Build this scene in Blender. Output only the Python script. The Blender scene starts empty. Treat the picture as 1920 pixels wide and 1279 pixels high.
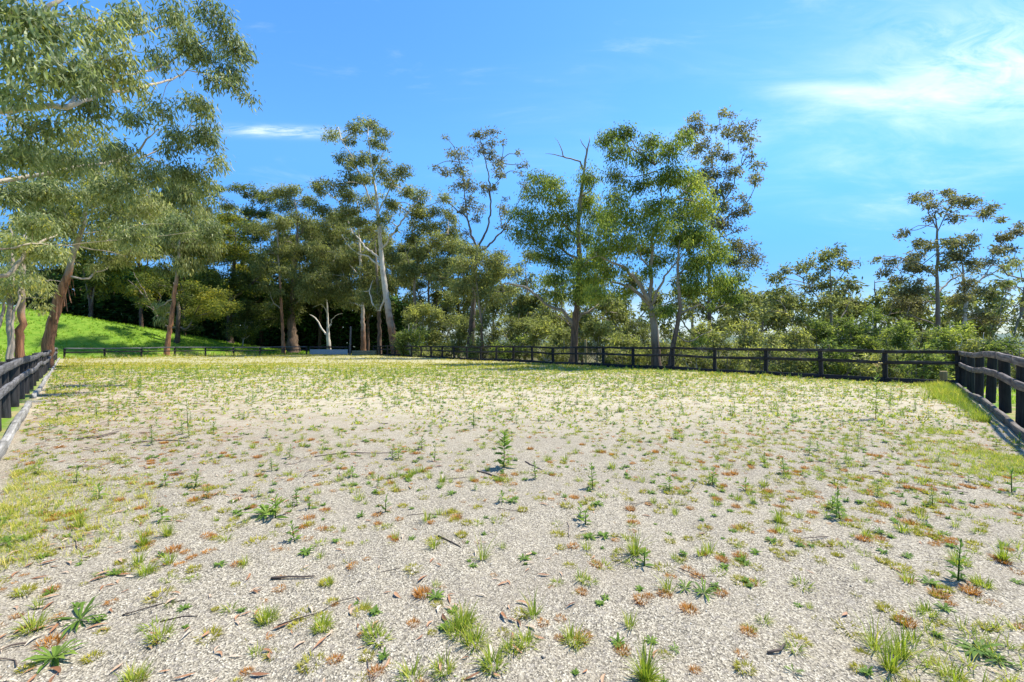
import bpy, math, random
import numpy as np

# ------------------------------------------------------------------ camera, sky, sun, exposure
SC = bpy.context.scene
COL = SC.collection
F, HX, HY, CH = 800.0, 960.0, 645.0, 1.5          # focal length in photo pixels, horizon row, eye height (m)

cam_d = bpy.data.cameras.new('camera')
cam = bpy.data.objects.new('camera', cam_d)
COL.objects.link(cam)
cam_d.sensor_width = 36.0
cam_d.lens = 36.0 * F / 1920.0
cam_d.shift_y = (HY - 639.5) / 1920.0
cam_d.clip_start = 0.05
cam_d.clip_end = 9000
cam.location = (0, 0, CH)
cam.rotation_euler = (math.radians(90), 0, 0)
SC.camera = cam

SUN_EL, SUN_AZ = math.radians(62), math.radians(70)   # azimuth measured from +Y (view direction) towards +X
sun_d = bpy.data.lights.new('sun', 'SUN')
sun = bpy.data.objects.new('sun', sun_d)
COL.objects.link(sun)
sun_d.energy = 3.9
sun_d.angle = math.radians(2.0)
sun_d.color = (1.0, 0.93, 0.80)
sun.rotation_euler = (math.pi / 2 - SUN_EL, 0, math.pi - SUN_AZ)
sun.location = (0, 0, 60)

SC.view_settings.view_transform = 'Standard'
SC.view_settings.look = 'None'
SC.view_settings.exposure = 1.12
SC.view_settings.gamma = 1.0
SC.view_settings.use_curve_mapping = False
SC.cycles.max_bounces = 8
SC.cycles.diffuse_bounces = 3
SC.cycles.transmission_bounces = 6

world = bpy.data.worlds.new('World')
SC.world = world
world.use_nodes = True


class NT:
    """small node-tree helper"""
    def __init__(s, tree):
        s.t = tree
        s.n = tree.nodes
        s.l = tree.links

    def new(s, typ, **kw):
        n = s.n.new(typ)
        for k, v in kw.items():
            setattr(n, k, v)
        return n

    def put(s, sock, v):
        if isinstance(v, bpy.types.NodeSocket):
            s.l.new(v, sock)
        elif v is not None:
            sock.default_value = v

    def math(s, op, a, b=None, c=None, clamp=False):
        n = s.new('ShaderNodeMath', operation=op, use_clamp=clamp)
        s.put(n.inputs[0], a)
        s.put(n.inputs[1], b)
        s.put(n.inputs[2], c)
        return n.outputs[0]

    def mix(s, f, a, b, blend='MIX'):
        n = s.new('ShaderNodeMix', data_type='RGBA', blend_type=blend)
        s.put(n.inputs[0], f)
        s.put(n.inputs[6], a)
        s.put(n.inputs[7], b)
        return n.outputs[2]

    def noise(s, vec, scale, detail=4, rough=0.55, dist=0.0):
        n = s.new('ShaderNodeTexNoise')
        s.put(n.inputs['Vector'], vec)
        n.inputs['Scale'].default_value = scale
        n.inputs['Detail'].default_value = detail
        n.inputs['Roughness'].default_value = rough
        n.inputs['Distortion'].default_value = dist
        return n.outputs['Fac']

    def mapping(s, vec, scale=(1, 1, 1), loc=(0, 0, 0), rot=(0, 0, 0)):
        n = s.new('ShaderNodeMapping')
        s.put(n.inputs[0], vec)
        n.inputs['Scale'].default_value = scale
        n.inputs['Location'].default_value = loc
        n.inputs['Rotation'].default_value = rot
        return n.outputs[0]

    def ramp(s, f, stops, interp='LINEAR'):
        n = s.new('ShaderNodeValToRGB')
        cr = n.color_ramp
        cr.interpolation = interp
        while len(cr.elements) < len(stops):
            cr.elements.new(0.5)
        for e, (p, c) in zip(cr.elements, stops):
            e.position = p
            e.color = (c[0], c[1], c[2], 1) if not isinstance(c, (int, float)) else (c, c, c, 1)
        s.put(n.inputs[0], f)
        return n.outputs[0]

    def smooth(s, v, a, b):
        n = s.new('ShaderNodeMapRange', interpolation_type='SMOOTHSTEP')
        s.put(n.inputs[0], v)
        n.inputs[1].default_value = a
        n.inputs[2].default_value = b
        return n.outputs[0]


def build_world():
    w = NT(world.node_tree)
    w.n.clear()
    sky = w.new('ShaderNodeTexSky', sky_type='NISHITA')
    sky.sun_disc = False
    sky.sun_elevation = SUN_EL
    sky.sun_rotation = SUN_AZ
    sky.altitude = 200
    sky.air_density = 1.0
    sky.dust_density = 0.2
    sky.ozone_density = 3.0
    hs = w.new('ShaderNodeHueSaturation')
    hs.inputs['Hue'].default_value = 0.500
    w.put(hs.inputs['Color'], sky.outputs[0])
    tc = w.new('ShaderNodeTexCoord')
    sep = w.new('ShaderNodeSeparateXYZ')
    w.put(sep.inputs[0], tc.outputs['Generated'])
    dx, dy, dz = sep.outputs
    lowf = w.math('SUBTRACT', 1.0, w.smooth(dz, -0.02, 0.42))
    w.put(hs.inputs['Saturation'], w.math('MULTIPLY_ADD', lowf, 0.36, 1.16))
    w.put(hs.inputs['Value'], w.math('MULTIPLY_ADD', lowf, -0.52, 1.0))
    skyc = w.mix(1.0, hs.outputs[0], (0.66, 0.90, 1.01, 1), 'MULTIPLY')
    skyc = w.mix(lowf, skyc, w.mix(1.0, skyc, (1.02, 0.81, 0.95, 1), 'MULTIPLY'))
    # thin cirrus, laid out by direction
    ys = w.math('MAXIMUM', dy, 0.05)
    u = w.math('DIVIDE', dx, ys)
    v = w.math('DIVIDE', dz, ys)
    front = w.smooth(dy, 0.05, 0.25)
    comb = w.new('ShaderNodeCombineXYZ')
    w.put(comb.inputs[0], u)
    w.put(comb.inputs[1], v)
    uv = comb.outputs[0]
    wisp = w.noise(w.mapping(uv, scale=(1.6, 7.5, 1), rot=(0, 0, 0.16)), 1.3, 9, 0.62, 0.55)
    fine = w.noise(w.mapping(uv, scale=(2.2, 5, 1), rot=(0, 0, -0.35)), 2.6, 9, 0.65, 0.9)

    def patch(cu, cv, su, sv, tilt=0.0):
        a = w.math('SUBTRACT', u, cu)
        b = w.math('SUBTRACT', w.math('SUBTRACT', v, cv), w.math('MULTIPLY', a, tilt))
        q = w.math('ADD', w.math('POWER', w.math('ABSOLUTE', w.math('DIVIDE', a, su)), 2.0),
                   w.math('POWER', w.math('ABSOLUTE', w.math('DIVIDE', b, sv)), 2.0))
        return w.math('EXPONENT', w.math('MULTIPLY', q, -1.0))
    big = w.math('MULTIPLY', patch(1.13, 0.66, 0.25, 0.12), w.smooth(fine, 0.22, 0.72))
    big2 = w.math('MULTIPLY', patch(1.18, 0.60, 0.36, 0.05, 0.15), w.smooth(wisp, 0.25, 0.7))
    st1 = w.math('MULTIPLY', patch(0.80, 0.592, 0.17, 0.020, -0.03), w.smooth(wisp, 0.15, 0.62))
    st2 = w.math('MULTIPLY', patch(-0.55, 0.498, 0.12, 0.011, -0.03), w.smooth(w.noise(w.mapping(uv, scale=(5, 30, 1), rot=(0, 0, 0.05)), 1.6, 8, 0.65, 0.5), 0.30, 0.66))
    haze = w.math('MULTIPLY', patch(0.95, 0.50, 0.6, 0.16), w.math('MULTIPLY', w.smooth(wisp, 0.35, 0.85), 0.42))
    low = w.math('MULTIPLY', patch(0.9, 0.06, 1.2, 0.05), w.math('MULTIPLY', w.smooth(wisp, 0.3, 0.6), 0.85))
    gen = w.math('MULTIPLY', w.smooth(wisp, 0.56, 0.86), 0.22)
    s = w.math('MULTIPLY', big, 0.62)
    for t, k in ((big2, 0.22), (st1, 0.36), (st2, 0.8), (haze, 1.0), (low, 0.45), (gen, 1.0)):
        s = w.math('ADD', s, w.math('MULTIPLY', t, k))
    s = w.math('MULTIPLY', s, front, clamp=True)
    s = w.math('MINIMUM', s, 0.9)
    col = w.mix(s, skyc, (4.9, 5.15, 5.35, 1))
    bg = w.new('ShaderNodeBackground')
    bg.inputs['Strength'].default_value = 0.142
    w.put(bg.inputs['Color'], col)
    out = w.new('ShaderNodeOutputWorld')
    w.l.new(bg.outputs[0], out.inputs[0])


build_world()

# ------------------------------------------------------------------ geometry helpers
RNG = np.random.default_rng(11)
random.seed(5)


def G(px, py, z=0.0):
    """point on level ground at height z under a photo pixel"""
    D = F * (CH - z) / (py - HY)
    return np.array([(px - HX) / F * D, D])


def P(px, py, D):
    return np.array([(px - HX) / F * D, D, CH + (HY - py) / F * D])


def unit(v):
    v = np.asarray(v, float)
    return v / np.maximum(np.linalg.norm(v, axis=-1, keepdims=True), 1e-9)


def mesh_from(name, V, T, mat, tint=None, smooth=False, extra=None):
    V = np.ascontiguousarray(V, dtype=np.float32)
    T = np.ascontiguousarray(T, dtype=np.int32)
    k = T.shape[1]
    me = bpy.data.meshes.new(name)
    me.vertices.add(len(V))
    me.vertices.foreach_set('co', V.ravel())
    me.loops.add(T.size)
    me.loops.foreach_set('vertex_index', T.ravel())
    me.polygons.add(len(T))
    me.polygons.foreach_set('loop_start', np.arange(0, T.size, k, dtype=np.int32))
    me.polygons.foreach_set('loop_total', np.full(len(T), k, dtype=np.int32))
    if smooth:
        me.polygons.foreach_set('use_smooth', np.ones(len(T), dtype=bool))
    me.update(calc_edges=True)
    if tint is not None:
        a = me.attributes.new('tint', 'FLOAT', 'POINT')
        a.data.foreach_set('value', np.ascontiguousarray(np.broadcast_to(tint, (len(V),)), dtype=np.float32))
    if extra:
        for kname, arr in extra.items():
            a = me.attributes.new(kname, 'FLOAT', 'POINT')
            a.data.foreach_set('value', np.ascontiguousarray(arr, dtype=np.float32))
    if mat is not None:
        me.materials.append(mat)
    return me


def link(name, data, parent=None, loc=None, rot=None, scale=None):
    o = bpy.data.objects.new(name, data)
    COL.objects.link(o)
    if parent is not None:
        o.parent = parent
    if loc is not None:
        o.location = loc
    if rot is not None:
        o.rotation_euler = rot
    if scale is not None:
        o.scale = scale if not isinstance(scale, (int, float)) else (scale,) * 3
    return o


def tag(o, label=None, cat=None, group=None, kind=None):
    if label:
        o['label'] = label
    if cat:
        o['category'] = cat
    if group:
        o['group'] = group
    if kind:
        o['kind'] = kind
    return o


class Acc:
    """collects triangle pieces into one mesh"""
    def __init__(s):
        s.V, s.T, s.t, s.h, s.n = [], [], [], [], 0

    def add(s, V, T, tint=0.5, h=0.0):
        if len(V) == 0:
            return
        s.V.append(V)
        s.T.append(np.asarray(T) + s.n)
        s.t.append(np.broadcast_to(np.asarray(tint, float), (len(V),)))
        s.h.append(np.broadcast_to(np.asarray(h, float), (len(V),)))
        s.n += len(V)

    def mesh(s, name, mat, smooth=False, off=None):
        V = np.concatenate(s.V)
        if off is not None:
            V = V - np.asarray(off)
        return mesh_from(name, V, np.concatenate(s.T), mat, np.concatenate(s.t), smooth, {'hgt': np.concatenate(s.h)})


def tube(pts, rad, k=8, rough=0.0, rng=RNG, cap=True):
    """triangulated tube along a polyline"""
    pts = np.asarray(pts, float)
    rad = np.asarray(rad, float)
    n = len(pts)
    tan = np.zeros_like(pts)
    tan[1:-1] = pts[2:] - pts[:-2]
    tan[0] = pts[1] - pts[0]
    tan[-1] = pts[-1] - pts[-2]
    tan = unit(tan)
    ref = np.tile(np.array([[0.31, 0.95, 0.05]]), (n, 1))
    par = np.abs((tan * ref).sum(1)) > 0.95
    ref[par] = (1, 0, 0)
    u = unit(np.cross(tan, ref))
    w = np.cross(tan, u)
    a = np.linspace(0, 2 * math.pi, k, endpoint=False)
    r = rad[:, None] * (1 + rough * rng.standard_normal((n, k)))
    V = pts[:, None, :] + r[..., None] * (np.cos(a)[None, :, None] * u[:, None, :] + np.sin(a)[None, :, None] * w[:, None, :])
    V = V.reshape(-1, 3)
    i = np.arange(n - 1)[:, None] * k
    j = np.arange(k)[None, :]
    j2 = (j + 1) % k
    q = np.stack([i + j, i + j2, i + k + j2, i + k + j], -1).reshape(-1, 4)
    T = np.concatenate([q[:, [0, 1, 2]], q[:, [0, 2, 3]]])
    if cap:
        V = np.concatenate([V, pts[:1], pts[-1:]])
        b0 = n * k
        jj = np.arange(k)
        c1 = np.stack([np.full(k, b0), (jj + 1) % k, jj], -1)
        c2 = np.stack([np.full(k, b0 + 1), (n - 1) * k + jj, (n - 1) * k + (jj + 1) % k], -1)
        T = np.concatenate([T, c1, c2])
    return V, T


def resample(pts, rad, step):
    """Catmull-Rom smoothing of a polyline with radii"""
    pts = np.asarray(pts, float)
    rad = np.asarray(rad, float)
    out, ro = [], []
    n = len(pts)
    for i in range(n - 1):
        p0 = pts[max(i - 1, 0)]
        p1, p2 = pts[i], pts[i + 1]
        p3 = pts[min(i + 2, n - 1)]
        m = max(2, int(np.linalg.norm(p2 - p1) / step) + 1)
        for t in np.arange(m) / m:
            out.append(0.5 * ((2 * p1) + (-p0 + p2) * t + (2 * p0 - 5 * p1 + 4 * p2 - p3) * t * t + (-p0 + 3 * p1 - 3 * p2 + p3) * t ** 3))
            ro.append(rad[i] * (1 - t) + rad[i + 1] * t)
    out.append(pts[-1])
    ro.append(rad[-1])
    return np.array(out), np.array(ro)


def leaf_tris(C, Dr, L, W, rng, curved=False, face=None):
    """leaf blades: rhombus (2 tris) or curved lance (4 tris)"""
    n = len(C)
    L = np.broadcast_to(L, (n,))[:, None]
    W = np.broadcast_to(W, (n,))[:, None]
    up = rng.standard_normal((n, 3)) if face is None else face
    side = unit(np.cross(Dr, up))
    if not curved:
        V = np.stack([C, C + Dr * L * 0.42 + side * W * 0.5, C + Dr * L, C + Dr * L * 0.42 - side * W * 0.5], 1).reshape(-1, 3)
        b = np.arange(n)[:, None] * 4
        T = np.concatenate([b + np.array([[0, 1, 2]]), b + np.array([[0, 2, 3]])])
        return V, T, 4
    nrm = np.cross(side, Dr)
    bend = (rng.uniform(-0.05, 0.28, (n, 1))) * L
    a1 = C + Dr * L * 0.33 + nrm * bend * 0.6
    a2 = C + Dr * L * 0.68 + nrm * bend * 0.8
    V = np.stack([C, a1 + side * W * 0.5, a1 - side * W * 0.5, a2 + side * W * 0.36, a2 - side * W * 0.36, C + Dr * L], 1).reshape(-1, 3)
    b = np.arange(n)[:, None] * 6
    T = np.concatenate([b + np.array([[t]]).reshape(1, 3) for t in ([0, 1, 2], [1, 3, 2], [2, 3, 4], [3, 5, 4])])
    return V, T, 6


def vnoise(x, y, seed=0):
    """smooth 2-D value noise"""
    x = np.asarray(x, float)
    y = np.asarray(y, float)
    xi = np.floor(x)
    yi = np.floor(y)
    fx = x - xi
    fy = y - yi
    fx = fx * fx * (3 - 2 * fx)
    fy = fy * fy * (3 - 2 * fy)

    def h(a, b):
        q = np.sin(a * 127.1 + b * 311.7 + seed * 74.7) * 43758.5453
        return q - np.floor(q)
    return (h(xi, yi) * (1 - fx) * (1 - fy) + h(xi + 1, yi) * fx * (1 - fy) + h(xi, yi + 1) * (1 - fx) * fy + h(xi + 1, yi + 1) * fx * fy)


def sstep(v, a, b):
    t = np.clip((np.asarray(v, float) - a) / (b - a), 0, 1)
    return t * t * (3 - 2 * t)


# ------------------------------------------------------------------ the lie of the land
PR = np.array([16.3, 15.6])        # corner of back fence and side fence
PB = np.array([-46.5, 43.8])       # far corner by the leaning gum
PE = np.array([-29.6, 61.5])       # where the bank fence meets the gate
PFB = np.array([-19.0, 58.5])      # far end of the back fence
PN = np.array([0.59, -1.54])       # corner behind the camera


def side_of(a, b):
    d = unit(b - a)
    return d, np.array([d[1], -d[0]])    # direction, right-hand normal


dL, nL = side_of(PB, PN)     # left fence, walking towards the camera: right-hand normal points outside (away from arena)
if np.dot(nL, PR - PN) > 0:
    nL = -nL
dF, nF = side_of(PB, PE)
if np.dot(nF, PN - PB) > 0:
    nF = -nF
dR, nR = side_of(PR, PFB)
if np.dot(nR, PN - PR) > 0:
    nR = -nR
dN, nN = side_of(PN, PR)
if np.dot(nN, PB - PN) > 0:
    nN = -nN


def edge_d(x, y):
    return ((x - PN[0]) * nL[0] + (y - PN[1]) * nL[1], (x - PB[0]) * nF[0] + (y - PB[1]) * nF[1],
            (x - PR[0]) * nR[0] + (y - PR[1]) * nR[1], (x - PN[0]) * nN[0] + (y - PN[1]) * nN[1])


def terrain(x, y, fine=True):
    x = np.asarray(x, float)
    y = np.asarray(y, float)
    a, b, c, d = edge_d(x, y)
    s = ((x - PB[0]) * dF[0] + (y - PB[1]) * dF[1]) / np.linalg.norm(PE - PB)
    hF = np.interp(s, [-1.5, -0.3, 0.0, 0.35, 0.7, 1.0, 1.3], [7.0, 6.0, 5.2, 3.7, 1.9, 0.5, 0.0])
    rF = hF * sstep(b, 0.6, 15.0)
    rL = 4.6 * sstep(a, 0.5, 13.0) * sstep(y, -30, 25)
    z = np.maximum(rL, rF) + 0.25 * np.minimum(rL, rF)
    out = np.clip(c, 0, None) * sstep(b, 22, 0)
    z = z - 9.0 * (1 - np.exp(-out / 34.0))
    z = z - 1.2 * (1 - np.exp(-np.clip(d, 0, None) / 14.0)) * sstep(c, 3, -3)
    r = np.hypot(x, y)
    z = z * (1 - 0.0 * r) - np.clip(r - 150, 0, 1500) * 0.006
    inside = sstep(np.maximum(np.maximum(a, b), np.maximum(c, d)), 0.5, -0.5)
    if fine:
        z = z + (1 - inside) * 0.25 * (vnoise(x * 0.35, y * 0.35, 3) - 0.5)
        z = z + 0.05 * (vnoise(x * 0.6, y * 0.6, 1) - 0.5) + 0.040 * (vnoise(x * 2.3, y * 2.3, 2) - 0.5) + 0.024 * (vnoise(x * 6, y * 6, 4) - 0.5) + 0.010 * (vnoise(x * 15, y * 15, 6) - 0.5)
    return z


def T1(x, y):
    return float(terrain(np.array([x]), np.array([y]))[0])


# ------------------------------------------------------------------ materials
def new_mat(name):
    m = bpy.data.materials.new(name)
    m.use_nodes = True
    nt = NT(m.node_tree)
    nt.n.clear()
    out = nt.new('ShaderNodeOutputMaterial')
    return m, nt, out


def leaf_mat(name, stops, trans=0.42, rough=0.6, gain=1.35, spec=0.18, lift=1.42):
    m, t, out = new_mat(name)
    at = t.new('ShaderNodeAttribute', attribute_name='tint')
    oi = t.new('ShaderNodeObjectInfo')
    f = t.math('ADD', at.outputs['Fac'], t.math('MULTIPLY', t.math('SUBTRACT', oi.outputs['Random'], 0.5), 0.12))
    c = t.ramp(f, [(q, tuple(min(0.8, v * lift) for v in cc)) for q, cc in stops])
    p = t.new('ShaderNodeBsdfPrincipled')
    t.put(p.inputs['Base Color'], c)
    p.inputs['Roughness'].default_value = rough
    p.inputs['Specular IOR Level'].default_value = spec
    tr = t.new('ShaderNodeBsdfTranslucent')
    t.put(tr.inputs['Color'], t.mix(1.0, c, (gain, gain * 1.05, gain * 0.62, 1), 'MULTIPLY'))
    mx = t.new('ShaderNodeMixShader')
    mx.inputs[0].default_value = trans
    t.l.new(p.outputs[0], mx.inputs[1])
    t.l.new(tr.outputs[0], mx.inputs[2])
    t.l.new(mx.outputs[0], out.inputs[0])
    return m


def bark_mat(name, low, mid, high, split=(0.12, 0.3), streak=0.5, band=9.0):
    """gum bark: rough fibrous stocking below, smooth pale bark with ribbons above; 'hgt' runs 0 (root) to 1 (tip)"""
    m, t, out = new_mat(name)
    at = t.new('ShaderNodeAttribute', attribute_name='hgt')
    tc = t.new('ShaderNodeTexCoord')
    st = t.mapping(tc.outputs['Object'], scale=(band, band, band * 0.13))
    n1 = t.noise(st, 1.0, 6, 0.65, 0.3)
    n2 = t.noise(tc.outputs['Object'], 1.3, 4, 0.6)
    h = t.math('ADD', at.outputs['Fac'], t.math('MULTIPLY', t.math('SUBTRACT', n2, 0.5), 0.35))
    g = t.smooth(h, split[0], split[1])
    lo = t.mix(t.smooth(n1, 0.3, 0.7), [c * 0.25 for c in low] + [1], [c * 1.25 for c in low] + [1])
    hi = t.mix(t.smooth(n1, 0.52, 0.70), list(high) + [1], list(mid) + [1])
    hi = t.mix(t.smooth(n2, 0.35, 0.75), hi, t.mix(streak, hi, list(mid) + [1]))
    c = t.mix(g, lo, hi)
    p = t.new('ShaderNodeBsdfPrincipled')
    t.put(p.inputs['Base Color'], c)
    p.inputs['Roughness'].default_value = 0.85
    b = t.new('ShaderNodeBump')
    b.inputs['Strength'].default_value = 0.6
    b.inputs['Distance'].default_value = 0.04
    t.put(b.inputs['Height'], n1)
    t.l.new(b.outputs[0], p.inputs['Normal'])
    t.l.new(p.outputs[0], out.inputs[0])
    return m


def wood_mat(name, dark, light, contrast=(0.35, 0.7), rough=0.85, axis='x', pale=0.0):
    m, t, out = new_mat(name)
    tc = t.new('ShaderNodeTexCoord')
    oi = t.new('ShaderNodeObjectInfo')
    off = t.new('ShaderNodeVectorMath', operation='ADD')
    sc = t.new('ShaderNodeVectorMath', operation='SCALE')
    sc.inputs[0].default_value = (13.1, 7.7, 5.3)
    t.put(sc.inputs['Scale'], oi.outputs['Random'])
    t.put(off.inputs[0], tc.outputs['Object'])
    t.put(off.inputs[1], sc.outputs[0])
    scl = {'x': (1.5, 30, 30), 'z': (30, 30, 1.5)}[axis]
    g = t.noise(t.mapping(off.outputs[0], scale=scl), 1.0, 6, 0.7, 0.4)
    g2 = t.noise(off.outputs[0], 3.0, 5, 0.6)
    c = t.mix(t.smooth(g, contrast[0], contrast[1]), list(dark) + [1], list(light) + [1])
    c = t.mix(t.math('MULTIPLY', t.smooth(g2, 0.45, 0.75), 0.55), c, [x * 0.45 for x in dark] + [1])
    if pale:
        c = t.mix(t.math('MULTIPLY', t.smooth(g2, 0.5, 0.3), pale), c, (0.42, 0.41, 0.40, 1))
    c = t.mix(t.math('MULTIPLY', oi.outputs['Random'], 0.35), c, [x * 0.6 for x in dark] + [1])
    p = t.new('ShaderNodeBsdfPrincipled')
    t.put(p.inputs['Base Color'], c)
    p.inputs['Roughness'].default_value = rough
    p.inputs['Specular IOR Level'].default_value = 0.25
    b = t.new('ShaderNodeBump')
    b.inputs['Strength'].default_value = 0.5
    b.inputs['Distance'].default_value = 0.01
    t.put(b.inputs['Height'], g)
    t.l.new(b.outputs[0], p.inputs['Normal'])
    t.l.new(p.outputs[0], out.inputs[0])
    return m


def flat_mat(name, stops, rough=0.85):
    """tint ramp, no translucency"""
    m, t, out = new_mat(name)
    at = t.new('ShaderNodeAttribute', attribute_name='tint')
    oi = t.new('ShaderNodeObjectInfo')
    f = t.math('ADD', at.outputs['Fac'], t.math('MULTIPLY', t.math('SUBTRACT', oi.outputs['Random'], 0.5), 0.6))
    p = t.new('ShaderNodeBsdfPrincipled')
    t.put(p.inputs['Base Color'], t.ramp(f, stops))
    p.inputs['Roughness'].default_value = rough
    t.l.new(p.outputs[0], out.inputs[0])
    return m


M = {}
M['gum'] = leaf_mat('leaf_gum', [(0.0, (0.060, 0.066, 0.022)), (0.35, (0.125, 0.135, 0.048)), (0.65, (0.195, 0.205, 0.078)), (0.88, (0.27, 0.275, 0.14)), (1.0, (0.34, 0.31, 0.08))], trans=0.48)
M['near'] = leaf_mat('leaf_near_gum', [(0.0, (0.055, 0.072, 0.030)), (0.4, (0.125, 0.150, 0.060)), (0.7, (0.205, 0.23, 0.11)), (0.9, (0.31, 0.33, 0.20)), (1.0, (0.36, 0.33, 0.07))], trans=0.46, rough=0.5, spec=0.3)
M['green'] = leaf_mat('leaf_bright_gum', [(0.0, (0.050, 0.070, 0.018)), (0.4, (0.110, 0.150, 0.032)), (0.75, (0.185, 0.225, 0.050)), (1.0, (0.33, 0.33, 0.07))], trans=0.5)
M['brown'] = leaf_mat('leaf_brown_gum', [(0.0, (0.062, 0.060, 0.034)), (0.45, (0.138, 0.130, 0.066)), (0.8, (0.20, 0.19, 0.085)), (1.0, (0.28, 0.26, 0.08))], trans=0.4)
M['wattle'] = leaf_mat('leaf_wattle', [(0.0, (0.036, 0.048, 0.014)), (0.5, (0.092, 0.115, 0.028)), (0.8, (0.17, 0.185, 0.036)), (1.0, (0.36, 0.31, 0.045))], trans=0.45)
M['hedge'] = leaf_mat('leaf_cypress', [(0.0, (0.020, 0.042, 0.014)), (0.6, (0.050, 0.105, 0.028)), (1.0, (0.10, 0.21, 0.04))], trans=0.3, rough=0.6)
M['scrub'] = leaf_mat('leaf_scrub', [(0.0, (0.065, 0.075, 0.026)), (0.5, (0.145, 0.158, 0.058)), (0.8, (0.225, 0.235, 0.085)), (1.0, (0.34, 0.33, 0.09))], trans=0.48)
M['scrubg'] = leaf_mat('leaf_green_scrub', [(0.0, (0.045, 0.066, 0.020)), (0.5, (0.105, 0.140, 0.038)), (0.8, (0.175, 0.210, 0.055)), (1.0, (0.29, 0.31, 0.07))], trans=0.48)
M['grass'] = leaf_mat('grass_blade', [(0.0, (0.075, 0.115, 0.016)), (0.4, (0.150, 0.205, 0.026)), (0.7, (0.26, 0.285, 0.035)), (1.0, (0.44, 0.36, 0.10))], trans=0.42, rough=0.5)
M['lush'] = leaf_mat('lush_grass_blade', [(0.0, (0.085, 0.155, 0.014)), (0.5, (0.165, 0.265, 0.022)), (1.0, (0.31, 0.37, 0.05))], trans=0.45, rough=0.5)
M['olive'] = leaf_mat('olive_grass_blade', [(0.0, (0.115, 0.125, 0.018)), (0.5, (0.235, 0.225, 0.030)), (1.0, (0.38, 0.31, 0.05))], trans=0.4, rough=0.55)
M['dry'] = leaf_mat('dry_tuft_blade', [(0.0, (0.12, 0.050, 0.012)), (0.4, (0.27, 0.115, 0.022)), (0.75, (0.38, 0.19, 0.05)), (1.0, (0.42, 0.28, 0.09))], trans=0.3, rough=0.7)
M['weed'] = leaf_mat('weed_leaf', [(0.0, (0.045, 0.085, 0.016)), (0.5, (0.095, 0.160, 0.026)), (1.0, (0.19, 0.26, 0.045))], trans=0.42, rough=0.5)
M['straw'] = leaf_mat('straw', [(0.0, (0.25, 0.18, 0.08)), (1.0, (0.55, 0.44, 0.24))], trans=0.3, rough=0.7)
M['litter'] = flat_mat('dead_leaf', [(0.0, (0.13, 0.055, 0.025)), (0.35, (0.27, 0.12, 0.05)), (0.65, (0.38, 0.21, 0.11)), (1.0, (0.50, 0.42, 0.32))], 0.6)
M['twig'] = flat_mat('twig_bark', [(0.0, (0.045, 0.032, 0.026)), (0.6, (0.13, 0.095, 0.075)), (1.0, (0.26, 0.20, 0.16))])
M['grit'] = flat_mat('grit', [(0.0, (0.10, 0.085, 0.08)), (0.45, (0.27, 0.24, 0.195)), (0.8, (0.46, 0.41, 0.33)), (1.0, (0.66, 0.62, 0.54))])
M['bark_gum'] = bark_mat('bark_manna_gum', (0.26, 0.13, 0.065), (0.30, 0.20, 0.12), (0.58, 0.53, 0.45), (0.10, 0.34), 0.5)
M['bark_red'] = bark_mat('bark_red_gum', (0.36, 0.165, 0.080), (0.25, 0.165, 0.11), (0.34, 0.29, 0.235), (0.42, 0.60), 0.4, 7)
M['bark_dark'] = bark_mat('bark_dark', (0.085, 0.055, 0.038), (0.075, 0.052, 0.038), (0.17, 0.14, 0.115), (0.25, 0.6), 0.6)
M['bark_brown'] = bark_mat('bark_brown', (0.17, 0.105, 0.065), (0.16, 0.11, 0.075), (0.30, 0.25, 0.19), (0.3, 0.7), 0.6)
M['bark_pale'] = bark_mat('bark_pale', (0.42, 0.35, 0.28), (0.34, 0.25, 0.17), (0.60, 0.56, 0.49), (0.05, 0.2), 0.35)
M['bark_near'] = bark_mat('bark_near', (0.36, 0.26, 0.15), (0.32, 0.21, 0.10), (0.47, 0.40, 0.31), (0.02, 0.15), 0.5, 14)
M['rail_grey'] = wood_mat('weathered_grey_rail', (0.085, 0.082, 0.085), (0.26, 0.255, 0.26))
M['rail_black'] = wood_mat('black_rail', (0.028, 0.024, 0.023), (0.095, 0.082, 0.074), (0.45, 0.72), pale=0.12)
M['rail_brown'] = wood_mat('weathered_brown_rail', (0.10, 0.082, 0.078), (0.27, 0.235, 0.22))
M['post_black'] = wood_mat('black_post', (0.014, 0.014, 0.015), (0.045, 0.043, 0.045), axis='z')
M['post_grey'] = wood_mat('grey_black_post', (0.020, 0.019, 0.020), (0.085, 0.080, 0.080), axis='z')
M['kick_pale'] = wood_mat('pale_sleeper', (0.20, 0.19, 0.17), (0.50, 0.48, 0.44), pale=0.4)
M['kick_black'] = wood_mat('black_sleeper', (0.014, 0.014, 0.018), (0.042, 0.042, 0.050))
M['kick_brown'] = wood_mat('brown_sleeper', (0.11, 0.09, 0.075), (0.30, 0.26, 0.22))
M['timber'] = wood_mat('raw_timber', (0.25, 0.19, 0.10), (0.44, 0.35, 0.21))
M['timber_post'] = wood_mat('raw_timber_post', (0.22, 0.17, 0.08), (0.40, 0.31, 0.16), axis='z')


def metal_mat():
    m, t, out = new_mat('galvanised_steel')
    tc = t.new('ShaderNodeTexCoord')
    n = t.noise(tc.outputs['Object'], 6, 5, 0.6)
    p = t.new('ShaderNodeBsdfPrincipled')
    t.put(p.inputs['Base Color'], t.ramp(n, [(0.3, (0.30, 0.33, 0.37)), (0.7, (0.46, 0.49, 0.53))]))
    p.inputs['Metallic'].default_value = 0.35
    p.inputs['Roughness'].default_value = 0.55
    t.l.new(p.outputs[0], out.inputs[0])
    return m


M['steel'] = metal_mat()


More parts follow.
